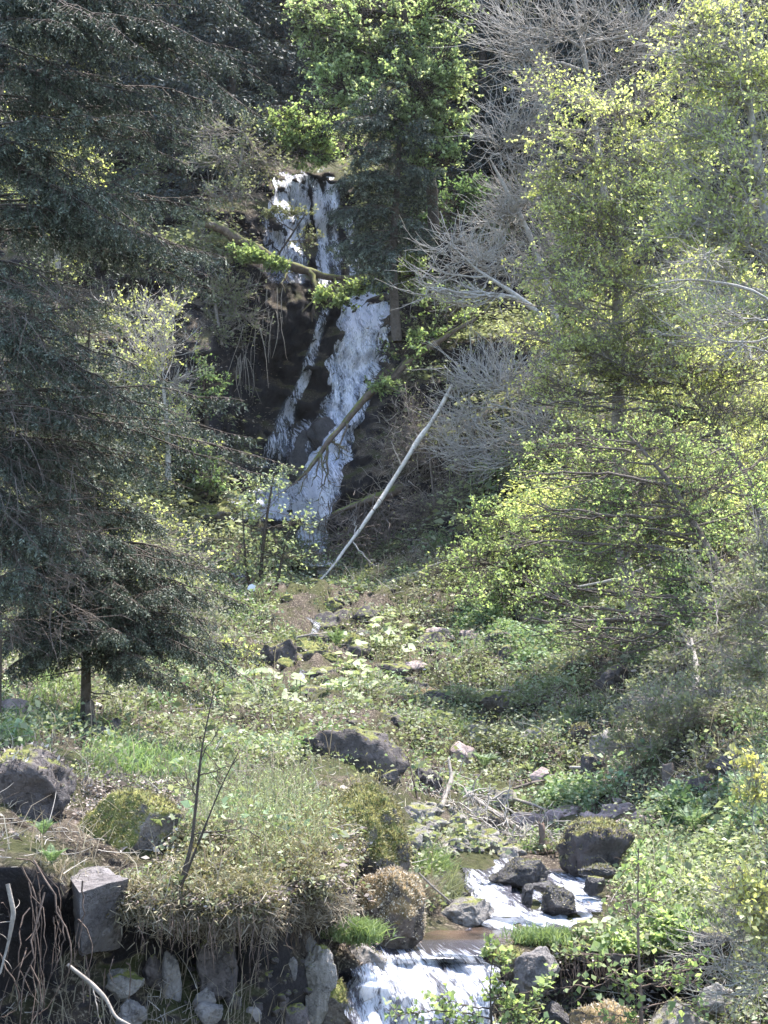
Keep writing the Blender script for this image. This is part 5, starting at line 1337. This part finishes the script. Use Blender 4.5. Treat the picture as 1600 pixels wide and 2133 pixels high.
def herbs(name, label, cat, P, d, mat, nl=7, size=.045, spread=.06, h=.10, aspect=.75, up=1.0):
    g = Geo(); n = len(P)
    ii = np.repeat(np.arange(n), nl); sc = (d / 13) ** .45
    s = sc[ii]
    hh = h * rng.uniform(.3, 1.2, n)[ii] * rng.uniform(.3, 1, len(ii)) * s
    off = rng.normal(size=(len(ii), 3)) * spread * s[:, None]; off[:, 2] = hh
    di = nrm(np.concatenate([off[:, :2], rng.normal(size=(len(ii), 1)) * .03], 1) + rdir(len(ii)) * .04)
    nn = nrm(rdir(len(ii)) * 1.0 + np.array([0, -.1, up]))
    leaves(P[ii] + off, di, nn, size * s * rng.uniform(.5, 1.3, len(ii)) * np.exp(rng.normal(size=n) * .32)[ii], aspect, g, .2, np.clip(rng.random(n)[ii] * .55 + rng.random(len(ii)) * .5, 0, 1))
    return tag(g.build(name, M[mat], None, P.mean(0)), label, cat, kind='stuff')

def blades(name, label, cat, P, N, d, mat, nb=8, L=.14, w=.006, spread=.03, lean=.35, vert=1.0):
    g = Geo(); n = len(P); ii = np.repeat(np.arange(n), nb); s = ((d / 12) ** .5)[ii]
    a = P[ii] + rng.normal(size=(len(ii), 3)) * spread * s[:, None]
    l = L * s * rng.uniform(.4, 1.2, len(ii))
    dr = nrm(np.array([0, 0, vert]) + rng.normal(size=(len(ii), 3)) * lean)
    out = nrm(np.stack([dr[:, 0], dr[:, 1], -0.4 + 0 * l], -1))
    sd = nrm(np.cross(dr, rdir(len(ii)))) * (w * s)[:, None]
    m = a + dr * (l * .55)[:, None]; t = m + nrm(dr + out * .7) * (l * .5)[:, None]
    V = np.stack([a - sd, a + sd, m + sd * .8, m - sd * .8, t + sd * .2, t - sd * .2], 1)
    F0 = np.array([[0, 1, 2, 3], [3, 2, 4, 5]])
    k = np.arange(len(ii))[:, None, None] * 6
    g.add(V.reshape(-1, 3), (F0[None] + k).reshape(-1, 4), np.repeat(np.clip(rng.random(n)[ii] * .5 + rng.random(len(ii)) * .5, 0, 1), 6))
    return tag(g.build(name, M[mat], None, P.mean(0)), label, cat, kind='stuff')

def nmask(freq, lo, s): return lambda P, px, py: fbm(P, freq, 4, s) > lo
DARK = lambda px, py: (px < 640) & (py > 1900)
P_, N_, d_ = scatter(56000, mask=lambda P, px, py: (fbm(P, 1.1, 4, 31) > -.02) & ~((px < 860) & (py > 1630) & (rng.random(len(px)) < .75)) & ~((px < 590) & (py > 1905)) & ~((px < 330) & (py > 1590)))
herbs('ground_cover', 'mixed low green herbs carpeting the ravine floor', 'herbs', P_, d_, 'herb', 7, .044, .075, .17)
P_, N_, d_ = scatter(15000, mask=lambda P, px, py: (fbm(P, .7, 4, 57) > .08) & ~((px < 590) & (py > 1905)) & ~((px < 330) & (py > 1590)))
herbs('green_herbs', 'patches of fresher green herbs on the slope', 'herbs', P_, d_, 'herb_green', 7, .047, .07, .20)
P_, N_, d_ = scatter(36000, mask=lambda P, px, py: (fbm(P, 1.3, 4, 77) > -.3) & ~((px < 700) & (py > 1960)) & ~((px < 330) & (py > 1790)), minup=-.2)
herbs('leaf_litter', 'dead brown and bleached leaves and sticks on the ground', 'litter', P_, d_, 'litter', 4, .040, .07, .06, .5)
P_, N_, d_ = scatter(9000, mask=lambda P, px, py: (fbm(P, .8, 4, 91) > .0) & ~((px < 590) & (py > 1900)))
blades('dry_grass', 'straw coloured dead grass stalks among the herbs', 'grass', P_, N_, d_, 'grass_dry', 6, .16, .0035, .03, .6)
P_, N_, d_ = scatter(6000, mask=lambda P, px, py: (fbm(P, .9, 4, 12) > .15) & ~((px < 820) & (py > 1600)))
blades('grass', 'green grass tufts scattered over the ravine floor', 'grass', P_, N_, d_, 'grass', 9, .15, .005, .03, .35)
# bushy cover on the cliffs and upper slopes
P_, N_, d_ = scatter(46000, y0=-150, y1=1150, x0=-300, x1=1900, minup=.05, mask=lambda P, px, py: (fbm(P, .35, 4, 5) > -.15) & ~((px > 820) & (px < 1180) & (py > 720) & (rng.random(len(px)) < .6)) & ~((np.abs(px - 620) < 110) & (py > 330) & (py < 1130)) & ~((px > 560) & (px < 850) & (py > 600) & (py < 1130)))
herbs('cliff_growth', 'scrubby growth covering the cliffs around the falls', 'undergrowth', P_, d_, 'leaf_olive', 8, .075, .16, .35, .6)
P_, N_, d_ = scatter(16000, y0=-150, y1=1180, x0=-300, x1=1900, minup=-.3, mask=lambda P, px, py: ~((px > 560) & (px < 790) & (py > 340) & (py < 1130)))
herbs('cliff_litter', 'dead leaves and dry stalks on the cliffs', 'litter', P_, d_, 'litter', 6, .05, .12, .10, .35)
P_, N_, d_ = scatter(15000, mask=lambda P, px, py: (fbm(P, .8, 4, 33) > -.1) & ~((px < 700) & (py > 1700)))
g = Geo(); n = len(P_); L = (.32 * (d_ / 16) ** .6 * rng.uniform(.3, 1.2, n))[:, None]
a = P_ + rng.normal(size=(n, 3)) * .04 + np.array([0, 0, .03]); b = a + nrm(rdir(n) * np.array([1, 1, .5]) + np.array([0, 0, .35])) * L
tubes(bez(a, (a + b) / 2 + rdir(n) * L * .2, b, 5), (np.linspace(.0045, .0015, 5)[None] * ((d_ / 14) ** .7)[:, None]), 3, g)
tag(g.build('ground_twigs', M['bark_dead'], None, P_.mean(0)), 'thin dead twigs and bramble stems all over the slope', 'twigs', kind='stuff')
P_, N_, d_ = scatter(5000, mask=lambda P, px, py: (fbm(P, .8, 4, 34) > .0))
g = Geo(); n = len(P_); L = (.38 * (d_ / 16) ** .6 * rng.uniform(.3, 1.2, n))[:, None]
a = P_ + rng.normal(size=(n, 3)) * .04 + np.array([0, 0, .06]); b = a + nrm(rdir(n) * np.array([1, 1, .35]) + np.array([0, 0, .15])) * L
tubes(bez(a, (a + b) / 2 + rdir(n) * L * .2, b, 5), (np.linspace(.005, .002, 5)[None] * ((d_ / 14) ** .7)[:, None]), 3, g)
tag(g.build('ground_twigs', M['bark_pale'], None, P_.mean(0)), 'bleached sticks scattered over the herbs', 'twigs', kind='stuff')
P_, N_, d_ = scatter(7000, mask=lambda P, px, py: (fbm(P, .55, 4, 133) > .1) & (py < 1720) & (py > 1150))
herbs('tall_herbs', 'knee high leafy plants in loose drifts on the slope', 'herbs', P_, d_, 'herb', 12, .045, .09, .42, .7)
P_, N_, d_ = scatter(5000, mask=lambda P, px, py: (fbm(P, .5, 4, 233) > .12) & (py < 1800) & (px > 850))
herbs('tall_herbs', 'olive knee high plants on the right slope', 'herbs', P_, d_, 'leaf_olive', 12, .038, .10, .42, .7)
P_, N_, d_ = scatter(4500, x0=850, y0=850, y1=1230, mask=lambda P, px, py: (fbm(P, .5, 4, 333) > -.05) & (px > 1060 + np.clip(1080 - py, 0, 400) * .7))
herbs('right_undergrowth', 'loose yellow green undergrowth climbing the right slope', 'undergrowth', P_, d_, 'leaf_yellow', 12, .050, .14, .8, .6)
# named patches
P_, N_, d_ = scatter(300, [(330,1605,130,30),(240,1590,60,30),(60,1470,50,40),(20,1530,50,30),(130,1500,40,30)])
blades('lush_grass', 'lush green grass on the knoll behind the mossy overhang', 'grass', P_, N_, d_, 'grass', 14, .16, .006, .05, .35)
P_, N_, d_ = scatter(1500, [(1080,1365,110,40),(1000,1300,60,25),(1180,1650,60,30),(1420,1720,50,40),(1580,1680,60,60)])
herbs('nettles', 'bright green nettle patches on the right slope', 'herbs', P_, d_, 'herb_green', 12, .05, .06, .25)
P_, N_, d_ = scatter(480, [(560,1740,190,90),(480,1660,120,50),(620,1640,80,30)])
blades('shoots', 'upright young green shoots on the lit mossy hump', 'herbs', P_, N_, d_, 'leaf_olive', 4, .24, .004, .03, .12)
herbs('shoot_leaves', 'small leaves of the young shoots on the lit hump', 'herbs', P_ + np.array([0, 0, .08]), d_, 'leaf_pale', 7, .020, .035, .14, .4)
P_, N_, d_ = scatter(7500, [(760,1650,70,20),(680,1800,60,70),(560,1800,230,90),(400,1870,170,40),(700,1720,90,80),(540,1890,60,25)])
blades('moss_turf', 'thick mossy turf over the lit hump and its lip', 'moss', P_, N_, d_, 'moss', 10, .045, .006, .05, .9)
P_, N_, d_ = scatter(6500, [(690,1800,60,80),(300,1680,160,70),(560,1790,230,90),(400,1870,170,40),(540,1890,60,25)])
herbs('turf_litter', 'dead bracken leaves and small plants on the lit mossy hump', 'litter', P_, d_, 'litter', 7, .026, .05, .06, .6)
P_, N_, d_ = scatter(4500, [(690,1800,60,80),(560,1750,240,110),(400,1850,170,50),(300,1600,150,60)])
herbs('turf_herbs', 'small herbs on the lit hump and knoll', 'herbs', P_, d_, 'herb', 7, .024, .05, .08, .8)
P_, N_, d_ = scatter(5000)
blades('dead_stalks', 'thin upright dead stalks among the herbs', 'stalks', P_, N_, d_, 'grass_dry', 2, .38, .0035, .04, .25)
P_, N_, d_ = scatter(1000, [(330,1880,120,34),(450,1915,120,26),(540,1900,50,40),(650,1880,90,30)], minup=-.95)
blades('hanging_grass', 'dry grass and moss hanging over the lip of the left bank', 'grass', P_, N_, d_, 'grass_dry', 9, .10, .0035, .06, .9, -.35)
P_, N_, d_ = scatter(330, [(1180,1970,130,18),(1120,1965,60,16),(1280,2000,80,25),(1400,1960,90,40)])
herbs('bank_herbs', 'bright broad herbs on top of the right bank', 'herbs', P_, d_, 'leaf_fresh', 9, .055, .06, .16, .85)
P_, N_, d_ = scatter(1300, [(1400,1840,140,60),(1500,1800,120,80),(1320,1780,60,60)])
herbs('bank_undergrowth', 'olive undergrowth on the right bank', 'herbs', P_, d_, 'leaf_pale', 6, .04, .06, .16, .6)

# big butterbur leaves
def butterbur(label, px, py, n, size, w=60, hgt=30):
    c = G(px, py); e = thing('butterbur', label, 'plant', c)
    X = px + rng.normal(size=n) * w * .5; Y = py + rng.normal(size=n) * hgt * .5
    P = G(X, Y) + np.stack([0 * X, 0 * X, size * rng.uniform(.5, 1.6, n)], -1)
    g = Geo(); K = 10; r = size * rng.uniform(.6, 1.2, n) / 2
    nn = nrm(rdir(n) * .45 + np.array([0, -.25, 1.0])); a1 = nrm(np.cross(nn, rdir(n))); a2 = np.cross(nn, a1)
    th = np.linspace(.35, 2 * math.pi - .35, K)
    ring = P[:, None] + r[:, None, None] * (np.cos(th)[None, :, None] * a1[:, None] + np.sin(th)[None, :, None] * a2[:, None]) + nn[:, None] * (r[:, None, None] * .18 * np.sin(th * 3)[None, :, None])
    V = np.concatenate([P[:, None] - nn[:, None] * (r * .2)[:, None, None], ring], 1)
    Fq = []
    for k in range(1, K - 1, 2): Fq.append([0, k, k + 1, min(k + 2, K)])
    Fq = np.array(Fq)[:-1] if Fq[-1][2] == Fq[-1][3] else np.array(Fq)
    g.add(V.reshape(-1, 3), (Fq[None] + np.arange(n)[:, None, None] * (K + 1)).reshape(-1, 4), np.repeat(rng.random(n), K + 1))
    g.build('leaves', M['leaf_pale'], e, c)
    g = Geo(); tubes(bez(G(X, Y), (G(X, Y) + P) / 2 + rdir(n) * size * .1, P, 4), np.full((n, 4), size * .03), 4, g)
    g.build('stems', M['leaf_fresh'], e, c)
butterbur('broad pale butterbur leaves on the mid slope above the flat pinkish stone', 820, 1368, 30, .26, 60, 24)
butterbur('second patch of broad butterbur leaves lower and left of the first', 745, 1432, 34, .24, 60, 40)
butterbur('broad leaved clump beside the small trickle near the cave boulder', 600, 1455, 30, .22, 110, 25)
butterbur('flat pale round leaves on the turf above the lilac grey rock', 1245, 1965, 16, .12, 60, 20)
butterbur('broad dusty leaves on the shaded slope under the bare bush', 1010, 1030, 40, .38, 80, 60)
# bright grass tuft on the dark rock left of the cascade
P_ = W(738 + rng.normal(size=420) * 24, 1950 + rng.normal(size=420) * 5, 10.35 + rng.normal(size=420) * .06)
g = blades('grass_tuft', None, None, P_, P_, np.full(420, 10.4), 'grass', 8, .13, .004, .02, .4)
del g['kind']; tag(g, 'bright green grass tuft growing on the dark rock left of the lower cascade', 'grass tuft')
P_ = W(1130 + rng.normal(size=300) * 30, 1958 + rng.normal(size=300) * 5, 11.6 + rng.normal(size=300) * .1)
g = blades('grass_tuft', None, None, P_, P_, np.full(300, 11.4), 'grass', 8, .10, .004, .02, .4)
del g['kind']; tag(g, 'bright green grass tuft on the right bank beside the end of the pool', 'grass tuft')
for (qx, qy, lab) in ((935, 1868, 'stalky sedge tuft standing at the left edge of the rapids'), (905, 1822, 'green leafy tuft on the earthy bank left of the rapids'), (880, 1880, 'dry grass tuft between the pool and the orange mossed boulder')):
    P_ = G(qx + rng.normal(size=130) * 14, qy + rng.normal(size=130) * 9)
    g = blades('grass_tuft', None, None, P_, P_, np.full(130, 12.0), 'grass' if qy == 1822 else 'leaf_olive' if qy == 1868 else 'grass_dry', 7, .22, .004, .03, .3)
    del g['kind']; tag(g, lab, 'grass tuft')
# ferns
def fern(label, px, py, d, size, n=9, mat='fern'):
    c = W(px, py, d); e = thing('fern', label, 'fern', c)
    az = np.linspace(0, 6.28, n, endpoint=False) + rng.uniform(-.3, .3, n); el = rng.uniform(.5, 1.1, n)
    tip = c + np.stack([np.cos(az) * np.cos(el), np.sin(az) * np.cos(el), np.sin(el)], -1) * size
    mid = c + np.stack([np.cos(az) * .25, np.sin(az) * .25, np.full(n, .6)], -1) * size
    P = bez(np.repeat(c[None], n, 0), mid, tip, 10)
    g = Geo(); tubes(P, np.linspace(.004, .0015, 10)[None].repeat(n, 0) * size * 4, 3, g); g.build('stalks', M['fern'], e, c)
    g = Geo(); m = 36; fi = np.repeat(np.arange(n), m); t = np.tile(np.linspace(.12, .98, m), n)
    a, dd = along(P, fi, t); s = nrm(np.cross(dd, np.array([0, 0, 1.0]))) * np.where(np.arange(n * m) % 2, -1, 1)[:, None]
    leaves(a, nrm(s + dd * .35 - np.array([0, 0, .2])), nrm(np.cross(s, dd)), size * .22 * np.sin(np.pi * (t * .85 + .12)), .28, g, .1)
    g.build('fronds', M[mat], e, c)
fern('fern on the mossy rock left of the squared block', 108, 1800, 8.9, .15)
fern('fern on the shaded ledge below the fallen peeled log', 90, 1740, 9.2, .13)
fern('bright fern near the brown rock on the right slope', 1445, 1735, 14.6, .34, 12, 'herb_green')
fern('tall green fern at the right edge below the olive branches', 1560, 1680, 13.6, .4, 12, 'herb_green')
fern('fern above the gravel bank left of the pinkish stone', 1010, 1600, 18.6, .3, 12, 'herb_green')
fern('small fern by the cave boulder and the trickle', 700, 1345, 27.6, .4)
# scraps by the foot of the falls
def scrap(px, py, d, w, h, colr, label):
    m, t, out = newmat('scrap'); p = t.nodes.new('ShaderNodeBsdfPrincipled'); p.inputs['Base Color'].default_value = (*colr, 1); p.inputs['Roughness'].default_value = .5
    t.links.new(p.outputs[0], out.inputs[0])
    V, Fc = rock_shape(int(px), .6, False, rough=2.0); V = V * np.array([w, .12, h]) * PX * d / 2
    tag(put('litter_scrap', mesh_data('litter_scrap', V, Fc, m, True), W(px, py, d)), label, 'litter')
scrap(525, 1224, 34.4, 18, 14, (.8, .8, .82), 'white scrap lying on the stones in front of the foot pool')
scrap(536, 1230, 34.3, 12, 8, (.25, .4, .7), 'pale blue scrap touching the white one by the foot pool')
scrap(556, 1238, 34.2, 8, 12, (.7, .3, .25), 'tiny reddish scrap right of the white and blue scraps')


# ------------------------------------------------------------------ thin air
m, t, out = newmat('haze')
pv = t.nodes.new('ShaderNodeVolumePrincipled'); pv.inputs['Color'].default_value = (.92, .94, 1, 1); pv.inputs['Density'].default_value = 0.00012
t.links.new(pv.outputs[0], out.inputs['Volume'])
lo = np.array([GP[..., 0].min() - 3, -3, GP[..., 2].min() - 1]); hi = np.array([GP[..., 0].max() + 3, GP[..., 1].max() + 5, GP[..., 2].max() + 20])
bx = np.array([[x, y, z] for z in (0, 1) for y in (0, 1) for x in (0, 1)], float) * (hi - lo) + lo
fc = np.array([[0, 2, 3, 1], [4, 5, 7, 6], [0, 1, 5, 4], [2, 6, 7, 3], [0, 4, 6, 2], [1, 3, 7, 5]])
tag(put('haze', mesh_data('haze', bx, fc, m)), 'thin pale haze in the ravine air', 'haze', kind='stuff')
